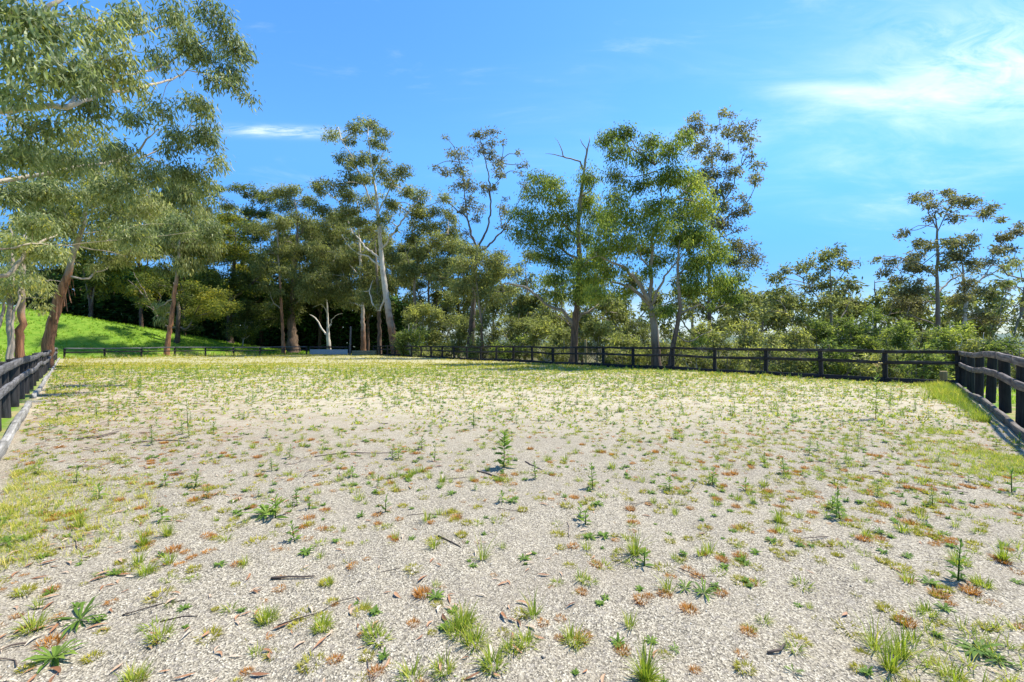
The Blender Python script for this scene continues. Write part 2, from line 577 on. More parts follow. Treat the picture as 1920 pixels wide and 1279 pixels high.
def ground_mat():
    m, t, out = new_mat('ground_sand_and_turf')
    tc = t.new('ShaderNodeTexCoord')
    co = tc.outputs['Object']
    sep = t.new('ShaderNodeSeparateXYZ')
    t.put(sep.inputs[0], co)
    x, y = sep.outputs[0], sep.outputs[1]

    def plane(p0, n):
        return t.math('ADD', t.math('MULTIPLY', x, float(n[0])), t.math('ADD', t.math('MULTIPLY', y, float(n[1])), float(-np.dot(p0, n))))
    d = t.math('MAXIMUM', t.math('MAXIMUM', plane(PN, nL), plane(PB, nF)), t.math('MAXIMUM', plane(PR, nR), plane(PN, nN)))
    n_edge = t.noise(co, 1.1, 5, 0.6)
    n_big = t.noise(co, 0.22, 5, 0.55)
    n_mid = t.noise(co, 1.7, 6, 0.6)
    n_lit = t.noise(t.mapping(co, scale=(1.0, 1.6, 1), rot=(0, 0, 0.7)), 2.6, 7, 0.7, 0.6)
    # sand: light and dark grit
    vo = t.new('ShaderNodeTexVoronoi', feature='F1')
    t.put(vo.inputs['Vector'], co)
    vo.inputs['Scale'].default_value = 130
    vsep = t.new('ShaderNodeSeparateColor')
    t.put(vsep.inputs[0], vo.outputs['Color'])
    vo2 = t.new('ShaderNodeTexVoronoi', feature='F1')
    t.put(vo2.inputs['Vector'], co)
    vo2.inputs['Scale'].default_value = 62
    v2 = t.new('ShaderNodeSeparateColor')
    t.put(v2.inputs[0], vo2.outputs['Color'])
    grit = t.ramp(vsep.outputs[0], [(0.0, (0.035, 0.032, 0.030)), (0.22, (0.110, 0.098, 0.080)), (0.44, (0.265, 0.234, 0.178)), (0.8, (0.40, 0.357, 0.273)), (1.0, (0.62, 0.57, 0.46))])
    grit = t.mix(t.math('MULTIPLY', t.math('LESS_THAN', v2.outputs[0], 0.16), 0.5), grit, (0.21, 0.19, 0.175, 1))
    fine = t.noise(co, 60, 3, 0.7)
    sand = t.mix(0.22, grit, t.mix(fine, (0.255, 0.219, 0.156, 1), (0.425, 0.37, 0.265, 1)))
    sand = t.mix(t.math('MULTIPLY', t.smooth(n_big, 0.45, 0.72), 0.26), sand, (0.26, 0.23, 0.18, 1))
    sand = t.mix(t.math('MULTIPLY', t.smooth(n_mid, 0.52, 0.78), 0.14), sand, (0.24, 0.20, 0.15, 1))
    # far end is paler, washed sand
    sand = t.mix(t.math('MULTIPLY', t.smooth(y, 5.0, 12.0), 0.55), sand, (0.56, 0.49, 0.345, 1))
    # thin film of moss and seedlings between the tufts
    moss = t.math('MULTIPLY', t.math('MULTIPLY', t.smooth(t.noise(co, 2.1, 7, 0.7, 0.4), 0.50, 0.66), t.smooth(y, 3.0, 10.0)), 0.45)
    sand = t.mix(moss, sand, (0.20, 0.185, 0.06, 1))
    dust = t.math('MULTIPLY', t.smooth(t.noise(t.mapping(co, scale=(0.5, 1.6, 1), rot=(0, 0, 0.5)), 0.9, 6, 0.6, 0.5), 0.46, 0.70), 0.30)
    sand = t.mix(dust, sand, (0.23, 0.195, 0.15, 1))
    # leaf litter along the fence under the leaning gum
    dl = plane(PN, nL)
    lit = t.math('MULTIPLY', t.math('MULTIPLY', t.smooth(dl, -6.0, -1.0), t.smooth(y, 4.0, 9.0)), t.math('MULTIPLY', t.smooth(n_lit, 0.44, 0.62), 0.7))
    sand = t.mix(lit, sand, (0.255, 0.165, 0.115, 1))
    # thin turf film at the far end
    df = plane(PB, nF)
    film = t.math('MULTIPLY', t.smooth(t.math('ADD', y, t.math('MULTIPLY', n_mid, 9)), 26, 42), 0.42)
    dr = plane(PR, nR)
    film2 = t.math('MULTIPLY', t.smooth(t.math('ADD', dr, t.math('MULTIPLY', n_mid, 5)), -3.6, 1.6), 0.5)
    film = t.math('MAXIMUM', film, film2)
    sand = t.mix(film, sand, (0.30, 0.30, 0.085, 1))
    # turf and forest floor outside
    turf = t.mix(t.smooth(n_mid, 0.3, 0.7), (0.10, 0.20, 0.016, 1), (0.17, 0.26, 0.03, 1))
    floor = t.mix(t.smooth(n_mid, 0.3, 0.7), (0.085, 0.065, 0.040, 1), (0.13, 0.13, 0.05, 1))
    isf = t.math('MULTIPLY', t.smooth(dr, 0.0, 2.0), 1.0)
    bare = t.math('MULTIPLY', t.smooth(df, 3.2, 0.4), t.smooth(n_edge, 0.48, 0.6))
    turf = t.mix(t.math('MULTIPLY', bare, 0.85), turf, (0.36, 0.28, 0.15, 1))
    outc = t.mix(isf, turf, floor)
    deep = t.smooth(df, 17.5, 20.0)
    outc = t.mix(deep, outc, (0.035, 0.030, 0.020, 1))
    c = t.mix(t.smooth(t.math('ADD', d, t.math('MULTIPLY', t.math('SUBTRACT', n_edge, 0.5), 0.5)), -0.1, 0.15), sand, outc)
    p = t.new('ShaderNodeBsdfPrincipled')
    t.put(p.inputs['Base Color'], c)
    p.inputs['Roughness'].default_value = 0.95
    p.inputs['Specular IOR Level'].default_value = 0.15
    b = t.new('ShaderNodeBump')
    b.inputs['Strength'].default_value = 0.55
    b.inputs['Distance'].default_value = 0.012
    hh = t.math('ADD', t.math('ADD', vo.outputs['Distance'], t.math('MULTIPLY', t.noise(co, 4.5, 4, 0.6), 4.0)), t.math('ADD', t.math('MULTIPLY', fine, 0.6), t.math('MULTIPLY', t.noise(co, 14, 4, 0.6), 1.4)))
    t.put(b.inputs['Height'], hh)
    t.l.new(b.outputs[0], p.inputs['Normal'])
    t.l.new(p.outputs[0], out.inputs[0])
    return m


# ------------------------------------------------------------------ ground sheet
def build_ground():
    r = np.concatenate([[0.0], np.geomspace(0.5, 120, 220), np.geomspace(124, 5000, 36)])
    # finer wedge in front of the camera
    a = np.concatenate([np.linspace(-62, 62, 220), np.linspace(62, 298, 60)[1:-1]])
    a = np.radians(a)
    R, A = np.meshgrid(r, a, indexing='ij')
    x = R * np.sin(A)
    y = R * np.cos(A)
    z = terrain(x, y)
    V = np.stack([x, y, z], -1).reshape(-1, 3)
    n, k = R.shape
    i = np.arange(n - 1)[:, None] * k
    j = np.arange(k)[None, :]
    j2 = (j + 1) % k
    q = np.stack([i + j, i + k + j, i + k + j2, i + j2], -1).reshape(-1, 4)
    me = mesh_from('ground', V, q[:, ::-1], ground_mat(), smooth=True)
    o = link('ground', me)
    tag(o, kind='structure')
    return o


build_ground()


def build_hills():
    m, t, out = new_mat('far_forest')
    tc = t.new('ShaderNodeTexCoord')
    n = t.noise(tc.outputs['Object'], 0.05, 6, 0.7)
    p = t.new('ShaderNodeBsdfPrincipled')
    t.put(p.inputs['Base Color'], t.ramp(n, [(0.3, (0.05, 0.085, 0.06)), (0.7, (0.12, 0.155, 0.11))]))
    p.inputs['Roughness'].default_value = 1.0
    t.l.new(p.outputs[0], out.inputs[0])
    a = np.radians(np.linspace(-75, 75, 260))
    rr = np.array([900, 1000, 1100, 1250, 1500, 1900])
    hh = np.array([-15, 4, 14, 22, 26, 10])
    R, A = np.meshgrid(rr, a, indexing='ij')
    z = hh[:, None] * (0.55 + 0.9 * vnoise(A * 9, R * 0.004, 8)) + 6 * vnoise(A * 90, R * 0.05, 9) - 6
    V = np.stack([R * np.sin(A), R * np.cos(A), z], -1).reshape(-1, 3)
    n, k = R.shape
    i = np.arange(n - 1)[:, None] * k
    j = np.arange(k - 1)[None, :]
    q = np.stack([i + j, i + j + 1, i + k + j + 1, i + k + j], -1).reshape(-1, 4)
    o = link('far_hills', mesh_from('far_hills', V, q, m, smooth=True))
    tag(o, kind='structure')


build_hills()


# ------------------------------------------------------------------ fences
def board_mesh(name, length, w, h, mat, seed, warp=0.012, nseg=8, rnd=0.0):
    """board along +X, from 0 to length; w across (Y), h tall (Z), centred, slightly warped and chamfered"""
    rng = np.random.default_rng(seed)
    c = min(w, h) * (0.12 + rnd)
    prof = np.array([(-w / 2 + c, -h / 2), (w / 2 - c, -h / 2), (w / 2, -h / 2 + c), (w / 2, h / 2 - c), (w / 2 - c, h / 2), (-w / 2 + c, h / 2), (-w / 2, h / 2 - c), (-w / 2, -h / 2 + c)])
    k = len(prof)
    xs = np.linspace(0, length, nseg + 1)
    ph = rng.uniform(0, 6.28, 4)
    wy = warp * np.sin(xs / length * math.pi * rng.uniform(0.8, 1.8) + ph[0]) * (xs / length * (1 - xs / length) * 4)
    wz = warp * np.sin(xs / length * math.pi * rng.uniform(0.8, 2.2) + ph[1]) * (xs / length * (1 - xs / length) * 4)
    sc = 1 + rng.uniform(-0.012, 0.012, nseg + 1)
    V = np.zeros((nseg + 1, k, 3))
    V[:, :, 0] = xs[:, None]
    V[:, :, 1] = wy[:, None] + prof[None, :, 0] * sc[:, None]
    V[:, :, 2] = wz[:, None] + prof[None, :, 1] * sc[:, None]
    V[1:-1] += rng.normal(0, 0.0012, (nseg - 1, k, 3))
    V = V.reshape(-1, 3)
    i = np.arange(nseg)[:, None] * k
    j = np.arange(k)[None, :]
    j2 = (j + 1) % k
    q = np.stack([i + j, i + j2, i + k + j2, i + k + j], -1).reshape(-1, 4)
    T = [q[:, [0, 2, 1]], q[:, [0, 3, 2]]]
    e = nseg * k
    T.append(np.array([(0, m, m + 1) for m in range(1, k - 1)]))
    T.append(np.array([(e, e + m + 1, e + m) for m in range(1, k - 1)]))
    return mesh_from(name, V, np.concatenate(T), mat)


def post_mesh(name, h, w, d, mat, seed, round_=False):
    rng = np.random.default_rng(seed)
    k = 12 if round_ else 8
    if round_:
        a = np.linspace(0, 2 * math.pi, k, endpoint=False)
        prof = np.stack([np.cos(a) * w / 2, np.sin(a) * d / 2], -1)
    else:
        c = 0.012
        prof = np.array([(-w / 2 + c, -d / 2), (w / 2 - c, -d / 2), (w / 2, -d / 2 + c), (w / 2, d / 2 - c), (w / 2 - c, d / 2), (-w / 2 + c, d / 2), (-w / 2, d / 2 - c), (-w / 2, -d / 2 + c)])
    zs = np.array([-0.6, 0, h * 0.25, h * 0.5, h * 0.75, h - 0.02, h])
    sc = np.array([1.03, 1.03, 1.0, 0.99, 0.985, 0.98, 0.90]) + rng.uniform(-0.02, 0.02, 7)
    V = np.zeros((7, k, 3))
    V[:, :, :2] = prof[None] * sc[:, None, None]
    V[:, :, 2] = zs[:, None]
    V[-1, :, 2] += rng.uniform(-0.012, 0.012, k)
    V = V.reshape(-1, 3)
    i = np.arange(6)[:, None] * k
    j = np.arange(k)[None, :]
    j2 = (j + 1) % k
    q = np.stack([i + j, i + j2, i + k + j2, i + k + j], -1).reshape(-1, 4)
    T = np.concatenate([q[:, [0, 1, 2]], q[:, [0, 2, 3]], np.array([(6 * k, 6 * k + m, 6 * k + m + 1) for m in range(1, k - 1)])])
    return mesh_from(name, V, T, mat)


FS = [100]


def span(parent, name, a, b, w, h, mat, warp=0.012, over=0.0, rnd=0.0):
    """one board from 3-D point a to b"""
    a = np.asarray(a, float)
    b = np.asarray(b, float)
    d = b - a
    L = float(np.linalg.norm(d))
    u = d / L
    a = a - u * over
    L += 2 * over
    FS[0] += 1
    me = board_mesh(name, L, w, h, mat, FS[0], warp, max(4, int(L / 0.35)), rnd)
    yaw = math.atan2(d[1], d[0])
    pit = -math.asin(max(-1, min(1, d[2] / np.linalg.norm(d))))
    return link(name, me, parent, loc=a, rot=(random.uniform(-0.03, 0.03), pit, yaw))


def fence(name, label, pts, inward, top, mid, rail, post, kick, railmat, midmat, postmat, kickmat, roundp=False, kick_skip=(), jit=0.03, kick_off=0.0, group=None):
    root = link(name, None)
    root.location = (pts[0][0], pts[0][1], 0)
    tag(root, label, 'fence')
    base = np.array([pts[0][0], pts[0][1], 0.0])
    rng = np.random.default_rng(len(pts) + int(abs(pts[0][0]) * 10))
    inward = np.append(unit(inward), 0)
    zs = np.array([T1(p[0], p[1]) for p in pts])
    zj = rng.uniform(-jit, jit, len(pts))
    zm = rng.uniform(-jit, jit, len(pts))
    dirv = unit(np.append(np.asarray(pts[-1]) - np.asarray(pts[0]), 0))
    yaw = math.atan2(dirv[1], dirv[0])
    pm = [post_mesh('post', top - 0.0, post[0], post[1], postmat, 7 + k, roundp) for k in range(4)]
    for k, p in enumerate(pts):
        o = link('post', pm[k % 4], root, loc=(p[0] - base[0], p[1] - base[1], zs[k] + zj[k] - 0.02))
        o.rotation_euler = (rng.normal(0, 0.018), rng.normal(0, 0.018), yaw + rng.normal(0, 0.05))
    off = inward * (post[1] / 2 + rail[0] / 2 - 0.004)
    q = [np.array([p[0], p[1], zs[k]]) - base for k, p in enumerate(pts)]
    for k in range(len(pts) - 1):
        up = np.array([0, 0, 1.0])
        g = 0.004
        u = unit(q[k + 1] - q[k]) * g
        span(root, 'top_rail', q[k] + off + up * (top - rail[1] / 2 + zj[k]) + u, q[k + 1] + off + up * (top - rail[1] / 2 + zj[k + 1]) - u, rail[0], rail[1], railmat, 0.008)
        span(root, 'middle_rail', q[k] + off + up * (mid + zm[k]) + u, q[k + 1] + off + up * (mid + zm[k + 1]) - u, rail[0], rail[1], midmat, 0.008)
        if kick and k not in kick_skip:
            ko = inward * (post[1] / 2 + kick[0] / 2 + kick_off)
            span(root, 'kickboard', q[k] + ko + up * (kick[1] / 2 - 0.05) + u * 2, q[k + 1] + ko + up * (kick[1] / 2 - 0.05) - u * 2, kick[0], kick[1], kickmat, 0.010, rnd=0.0)
    return root


def along(a, b, step, start=0.0):
    d = unit(b - a)
    L = np.linalg.norm(b - a)
    n = max(2, int(round((L - start) / step)) + 1)
    return [a + d * s for s in np.linspace(start, L, n)]


# long side fence that runs past the leaning gum
lf0 = PN + unit(PB - PN) * 3.2
fence('post_and_rail_fence', 'weathered grey rail fence with dark posts and pale sleeper running to the leaning gum',
      along(lf0 + nL * 0.22, PB + nL * 0.22, 1.95), -nL, 1.12, 0.66, (0.045, 0.15), (0.19, 0.21), (0.085, 0.17),
      M['rail_grey'], M['rail_grey'], M['post_grey'], M['kick_pale'], kick_skip=(7,), jit=0.018, kick_off=0.12)
# fence under the green bank
fence('post_and_rail_fence', 'low dark rail fence along the foot of the bright green bank',
      along(PB + nL * 0.22 + dF * 0.6, PE, 2.9), -nF, 1.14, 0.66, (0.045, 0.13), (0.17, 0.15), None,
      M['rail_grey'], M['rail_black'], M['post_black'], None, jit=0.03)
# back fence in front of the gums
bp = []
for px in (1797, 1660, 1540, 1436, 1340, 1262, 1187):
    k = (px - HX) / F
    m = dR[0] / dR[1]
    D = (PR[0] - m * PR[1]) / (k - m)
    bp.append(np.array([k * D, D]))
bp += along(bp[-1], PFB, 2.35)[1:]
fence('post_and_rail_fence', 'long black stained rail fence with black kickboard in front of the tall gums',
      bp, -nR, 1.29, 0.80, (0.045, 0.13), (0.15, 0.15), (0.06, 0.24),
      M['rail_black'], M['rail_black'], M['post_black'], M['kick_black'], jit=0.02)
# short side fence with thick round posts
rp = []
PRo = PR + nN * 0.14
for px in (1820, 1836, 1857, 1885, 1918):
    k = (px - HX) / F
    m = dN[0] / dN[1]
    D = (PRo[0] - m * PRo[1]) / (k - m)
    rp.append(np.array([k * D, D]))
rp = [PRo + unit(rp[0] - PRo) * 0.1] + rp + [rp[-1] + unit(rp[-1] - rp[-2]) * 1.8, rp[-1] + unit(rp[-1] - rp[-2]) * 3.6]
fence('post_and_rail_fence', 'weathered brown rail fence on thick black round posts beside the lush grass strip',
      rp, -nN, 1.29, 0.80, (0.05, 0.145), (0.18, 0.18), (0.07, 0.20),
      M['rail_brown'], M['rail_brown'], M['post_black'], M['kick_brown'], roundp=True, jit=0.012, kick_off=0.06)


def gate_area():
    # galvanised panel closing the gap beside the tall post
    root = link('gate_panel', None)
    a = P(581, 661, 60.5)
    b = P(652, 661, 59.0)
    z0 = T1(a[0], a[1])
    root.location = (a[0], a[1], z0)
    tag(root, 'low grey corrugated steel panel with black rail closing the gap beside tall bare post', 'gate')
    d = (b - a)[:2]
    L = float(np.linalg.norm(d))
    yaw = math.atan2(d[1], d[0])
    root.rotation_euler = (0, 0, yaw)
    # corrugated sheet: horizontal ridges
    n = 28
    zz = np.linspace(0.04, 0.74, n)
    yy = 0.018 * np.cos(np.arange(n) * math.pi / 2)
    for thick in (0,):
        V = []
        for s in (0, L):
            for z, y in zip(zz, yy):
                V.append((s, y, z))
            for z, y in zip(zz, yy):
                V.append((s, y + 0.006, z))
        V = np.array(V)
        T = []
        for i in range(n - 1):
            for o_ in (0, n):
                p0, p1, p2, p3 = o_ + i, o_ + i + 1, o_ + i + 2 * n, o_ + i + 1 + 2 * n
                T += [(p0, p2, p1), (p1, p2, p3)]
        link('corrugated_sheet', mesh_from('corrugated_sheet', V, np.array(T), M['steel']), root)
    span(root, 'top_rail', (0, 0, 1.08), (L, 0, 1.06), 0.05, 0.20, M['rail_black'])
    pm = post_mesh('post', 1.2, 0.14, 0.14, M['post_black'], 55)
    for s in (-0.08, L / 2, L + 0.08):
        link('post', pm, root, loc=(s, 0.14, 0))
    # tall leaning bare post
    c = P(656, 662, 58.6)
    h = 3.9
    me = post_mesh('tall_post', h, 0.24, 0.22, M['rail_brown'], 61, True)
    o = link('tall_post', me, loc=(c[0], c[1], T1(c[0], c[1])), rot=(0.02, 0.035, 0.3))
    tag(o, 'tall bare grey timber post standing between steel panel and timber sleepers', 'post')
    # raw timber sleepers on edge
    root2 = link('timber_edging', None)
    a = P(660, 662, 58.0)
    b = P(706, 663, 57.6)
    root2.location = (a[0], a[1], T1(a[0], a[1]))
    tag(root2, 'pale raw timber sleepers stacked on edge below the pale gum trunks', 'edging')
    e = b - a
    for k, z in enumerate((0.14, 0.43)):
        span(root2, 'sleeper', (0, 0, z), (e[0], e[1], z + 0.01), 0.12, 0.28, M['timber'], 0.005)
    # stub posts beyond the back fence
    for px, D, h, w, lab in ((1099, 31.0, 1.95, 0.20, 'yellowish raw timber post standing behind the back fence beside the forked gum'),
                             (1769, 17.4, 0.62, 0.24, 'short yellowish timber stump behind the fence corner')):
        x, y = (px - HX) / F * D, D
        me = post_mesh('stub_post', h + 0.2, w, w, M['timber_post'], int(px), True)
        o = link('timber_post', me, loc=(x, y, T1(x, y)), rot=(0.03, -0.03, 0))
        tag(o, lab, 'post')


gate_area()


# ------------------------------------------------------------------ trees
def clump_leaves(rng, c, rx, ry, rz, n, L, W, hang, spread, base_t, curved=False, sub=None, flat=0.0):
    """leaf sprays through an ellipsoid; returns V, T, tints and the spray centres"""
    m = sub or max(4, int(n / 26))
    lob = int(rng.integers(3, 6))
    lc = unit(rng.standard_normal((lob, 3))) * rng.uniform(0.2, 0.68, (lob, 1))
    lr = rng.uniform(0.45, 0.85, lob)
    li = rng.integers(0, lob, m)
    p = rng.standard_normal((m, 3))
    p = lc[li] + unit(p) * (rng.uniform(0.1, 1.0, (m, 1)) ** 0.5) * lr[li][:, None]
    sc = np.asarray(c) + p * np.array([rx, ry, rz])
    st = base_t + rng.normal(0, 0.13, m)
    k = rng.integers(0, m, n)
    g = rng.standard_normal((n, 3)) * spread * np.array([1, 1, 0.75])
    pos = sc[k] + g
    d = rng.standard_normal((n, 3)) * np.array([1, 1, 1 - flat])
    d = unit(d) * 0.75 + np.array([0, 0, -hang]) + unit(g) * 0.35
    d = unit(d)
    V, T, q = leaf_tris(pos, d, L * rng.uniform(0.65, 1.3, n), W * rng.uniform(0.7, 1.25, n), rng, curved)
    t = np.repeat(np.clip(st[k] + rng.normal(0, 0.19, n), 0, 1), q)
    return V, T, t, sc


TREE_LEAVES = [0]


def tree(name, label, D, trunk, limbs, clumps, leaf='gum', bark='bark_gum', L=0.26, W=0.075, hang=0.75, cover=1.0, depth=0.8, tone=0.45, seed=1, cat='tree', group=None,
         curved=False, twig_r=0.018, base=True, sides=9, drift=1.0, individual=0, spread=None, flat=0.0, stick=True, wf=0.58, ribbons=0, cr=1.22, sprigs=2):
    """trunk/limbs: photo pixels with widths in pixels (optional own distance); clumps: px, py, rx, ry (optional tone, distance)"""
    rng = np.random.default_rng(seed)
    b0 = trunk[0]
    bx, by = (b0[0] - HX) / F * (b0[3] if len(b0) > 3 else D), (b0[3] if len(b0) > 3 else D)
    bz = T1(bx, by)
    origin = np.array([bx, by, bz])
    root = link(name, None, loc=origin)
    tag(root, label, cat, group)
    tp = [P(p[0], p[1], p[3] if len(p) > 3 else D) for p in trunk]
    tr = [wf * p[2] / 2 / F * (p[3] if len(p) > 3 else D) for p in trunk]
    if base:
        while len(tp) > 3 and tp[0][2] < bz + 0.02:
            tp.pop(0)
            tr.pop(0)
        if tp[0][2] > bz + 0.05:
            tp = [tp[0] + (tp[0] - tp[1]) * ((tp[0][2] - bz + q) / max(0.05, tp[1][2] - tp[0][2])) * np.array([.6, .6, 1]) for q in (0.3, -0.05)] + tp
            tr = [tr[0] * 1.45, tr[0] * 1.25] + tr
        else:
            tp[0][2] = bz - 0.2
            tr[0] *= 1.25
    tr[-1] *= 0.4
    step = 0.25 if D < 20 else 0.5
    pts, rad = resample(tp, tr, step)
    pts[1:-1] += rng.normal(0, 0.02 + 0.04 * rad[1:-1, None], (len(pts) - 2, 3)) * np.array([1, 1, 0.3])
    ztop = max(p[2] for p in tp)
    acc = Acc()
    V, T = tube(pts, rad, sides, 0.05, rng)
    hg = np.clip((V[:, 2] - bz) / max(1.0, ztop - bz), 0, 1)
    acc.add(V, T, 0.5, hg)
    link('trunk', acc.mesh('trunk', M[bark], True, origin), root)
    for k in range(ribbons):       # strips of shed bark hanging off the stocking
        j = int(rng.uniform(0.12, 0.55) * len(pts))
        a = rng.uniform(0, 6.28)
        c0 = pts[j] + np.array([math.cos(a), math.sin(a), 0]) * rad[j] * 1.02
        ln = rng.uniform(0.5, 1.6)
        m = 5
        sw = rng.normal(0, .12, 2)
        q = np.array([c0 + np.array([math.cos(a) * .10 * e + sw[0] * e * e, math.sin(a) * .10 * e + sw[1] * e * e, -ln * e]) for e in np.linspace(0, 1, m)])
        sd = np.array([-math.sin(a), math.cos(a), 0]) * rng.uniform(.02, .05)
        V = np.concatenate([q - sd, q + sd, q - sd + [.004, .004, 0], q + sd + [.004, .004, 0]])
        T = []
        for e in range(m - 1):
            T += [(e, e + 1, m + e), (e + 1, m + e + 1, m + e), (2 * m + e, 3 * m + e, 2 * m + e + 1), (2 * m + e + 1, 3 * m + e, 3 * m + e + 1)]
        rb = Acc()
        rb.add(V, np.array(T), 0.5, rng.uniform(.1, .5))
        link('bark_ribbon', rb.mesh('bark_ribbon', M[bark], False, origin), root)
    nodes = [pts[len(pts) // 3:]]
    for lm in limbs:
        s = rng.choice([-1, 1]) * rng.uniform(0.4, 1.0) * drift
        n = len(lm)
        lp, lr = [], []
        for k, p in enumerate(lm):
            px, py, w = p[:3]
            extent = abs(lm[-1][0] - lm[0][0]) / F * D
            Dk = p[3] if len(p) > 3 else D + s * extent * 0.55 * k / max(1, n - 1)
            lp.append(P(px, py, Dk))
            lr.append(wf * w / 2 / F * Dk)
        if len(lm[0]) <= 3:      # start on the nearest point of what is already there
            allp = np.concatenate(nodes)
            j = np.argmin(((allp - lp[0]) ** 2).sum(1))
            if np.linalg.norm(allp[j] - lp[0]) < 0.06 * D:
                lp[0] = allp[j]
        lr[-1] *= 0.4
        lp2, lr2 = resample(lp, lr, step)
        lp2[1:-1] += rng.normal(0, 0.05, (len(lp2) - 2, 3)) * min(1.0, D / 30)
        acc = Acc()
        V, T = tube(lp2, lr2, max(5, sides - 3), 0.04, rng)
        acc.add(V, T, 0.5, 0.55 + 0.45 * np.clip((V[:, 2] - bz) / max(1.0, ztop - bz), 0, 1))
        link('limb', acc.mesh('limb', M[bark], True, origin), root)
        nodes.append(lp2)
    # small sprays of leaf strung along the outer limbs, so the masses of the crown join up
    if clumps and sprigs:
        mr = float(np.mean([c[3] for c in clumps]))
        extra = []
        for lm in nodes[1:]:
            for f_ in rng.uniform(0.45, 1.0, sprigs):
                q = lm[min(len(lm) - 1, int(f_ * len(lm)))] + rng.normal(0, 0.5, 3) * mr / F * D
                extra.append((HX + F * q[0] / q[1], HY - F * (q[2] - CH) / q[1], mr * rng.uniform(.35, .8), mr * rng.uniform(.3, .6), None, q[1]))
        clumps = list(clumps) + extra
    allp = np.concatenate(nodes)
    xs = [c[0] for c in clumps]
    half = (max(xs) - min(xs)) / 2 / F * D if clumps else 1
    lv, tw = Acc(), Acc()
    single = []
    for c in clumps:
        px, py, rx, ry = c[:4]
        tn = (c[4] if len(c) > 4 and c[4] is not None else tone) + rng.normal(0, 0.10)
        Dc = c[5] if len(c) > 5 else D + rng.uniform(-1, 1) * half * 0.55 * depth
        ctr = P(px, py, Dc)
        ax, az = cr * rx / F * Dc, cr * ry / F * Dc
        ad = (ax + az) / 2 * 0.9
        area = math.pi * ax * az
        n = int(cover * 2.75 * area / (L * W * 0.5))
        n = max(20, n)
        sp = spread or min(0.30, 0.22 * min(ax, az) + L * 0.3)
        V, T, t, sc = clump_leaves(rng, ctr, ax * 0.86, ad * 0.86, az * 0.82, n, L, W, hang, sp, tn, curved, flat=flat)
        lv.add(V, T, t)
        TREE_LEAVES[0] += n
        # twig from the nearest wood to the clump and on into its sprays
        if stick:
            dd = ((allp - ctr) ** 2).sum(1) + 1.5 * np.clip(allp[:, 2] - ctr[2], 0, None) ** 2
            a0 = allp[np.argmin(dd)]
            if np.linalg.norm(a0 - ctr) < 0.35 * D + 3:
                midp = (a0 + ctr) / 2 + rng.normal(0, 0.08, 3) * np.linalg.norm(ctr - a0) + np.array([0, 0, 0.06 * np.linalg.norm(ctr - a0)])
                pp, rr = resample([a0, midp, ctr], [twig_r * 1.8, twig_r * 1.3, twig_r * 0.8], 0.5)
                V, T = tube(pp, rr, 4, 0, rng, False)
                tw.add(V, T, 0.5, 0.8)
            for q in sc[rng.permutation(len(sc))[:max(2, min(9, len(sc) // 3))]]:
                mp = (ctr + q) / 2 + rng.normal(0, 0.08, 3)
                V, T = tube([ctr, mp, q], [twig_r * 0.8, twig_r * 0.6, twig_r * 0.3], 3, 0, rng, False)
                tw.add(V, T, 0.5, 0.8)
    if lv.n:
        crown = link('crown', lv.mesh('crown', M[leaf], False, origin), root)
        tag(crown, kind='stuff')
        if tw.n:
            tag(link('twigs', tw.mesh('twigs', M[bark], True, origin), root), kind='stuff')
        if individual:
            build_single_leaves(root, crown, origin, rng, leaf, individual, clumps)
    return root


def build_single_leaves(root, crown, origin, rng, leaf, n, clumps):
    """the leaves that show largest, one object each, hanging from the nearest sprays"""
    protos = []
    for k in range(6):
        r2 = np.random.default_rng(400 + k)
        V, T, q = leaf_tris(np.zeros((1, 3)), np.array([[0, 0, -1.0]]), 1.0, 0.2, r2, True)
        protos.append(mesh_from('leaf', V, T, M[leaf], np.full(len(V), 0.3 + 0.11 * k)))
    near = [c for c in clumps if len(c) > 5 and c[5] < 8.4]
    for k in range(n):
        c = near[k % len(near)]
        q = rng.uniform(-0.9, 0.9, 2)
        pos = P(c[0] + q[0] * c[2], c[1] + q[1] * c[3], c[5] - rng.uniform(0.2, 0.7)) - origin
        link('leaf', protos[k % 6], crown, loc=pos, rot=(rng.normal(0, 0.5), rng.normal(0, 0.5), rng.uniform(0, 6.28)), scale=float(rng.uniform(0.13, 0.21)))


def g(*a):
    return list(a)


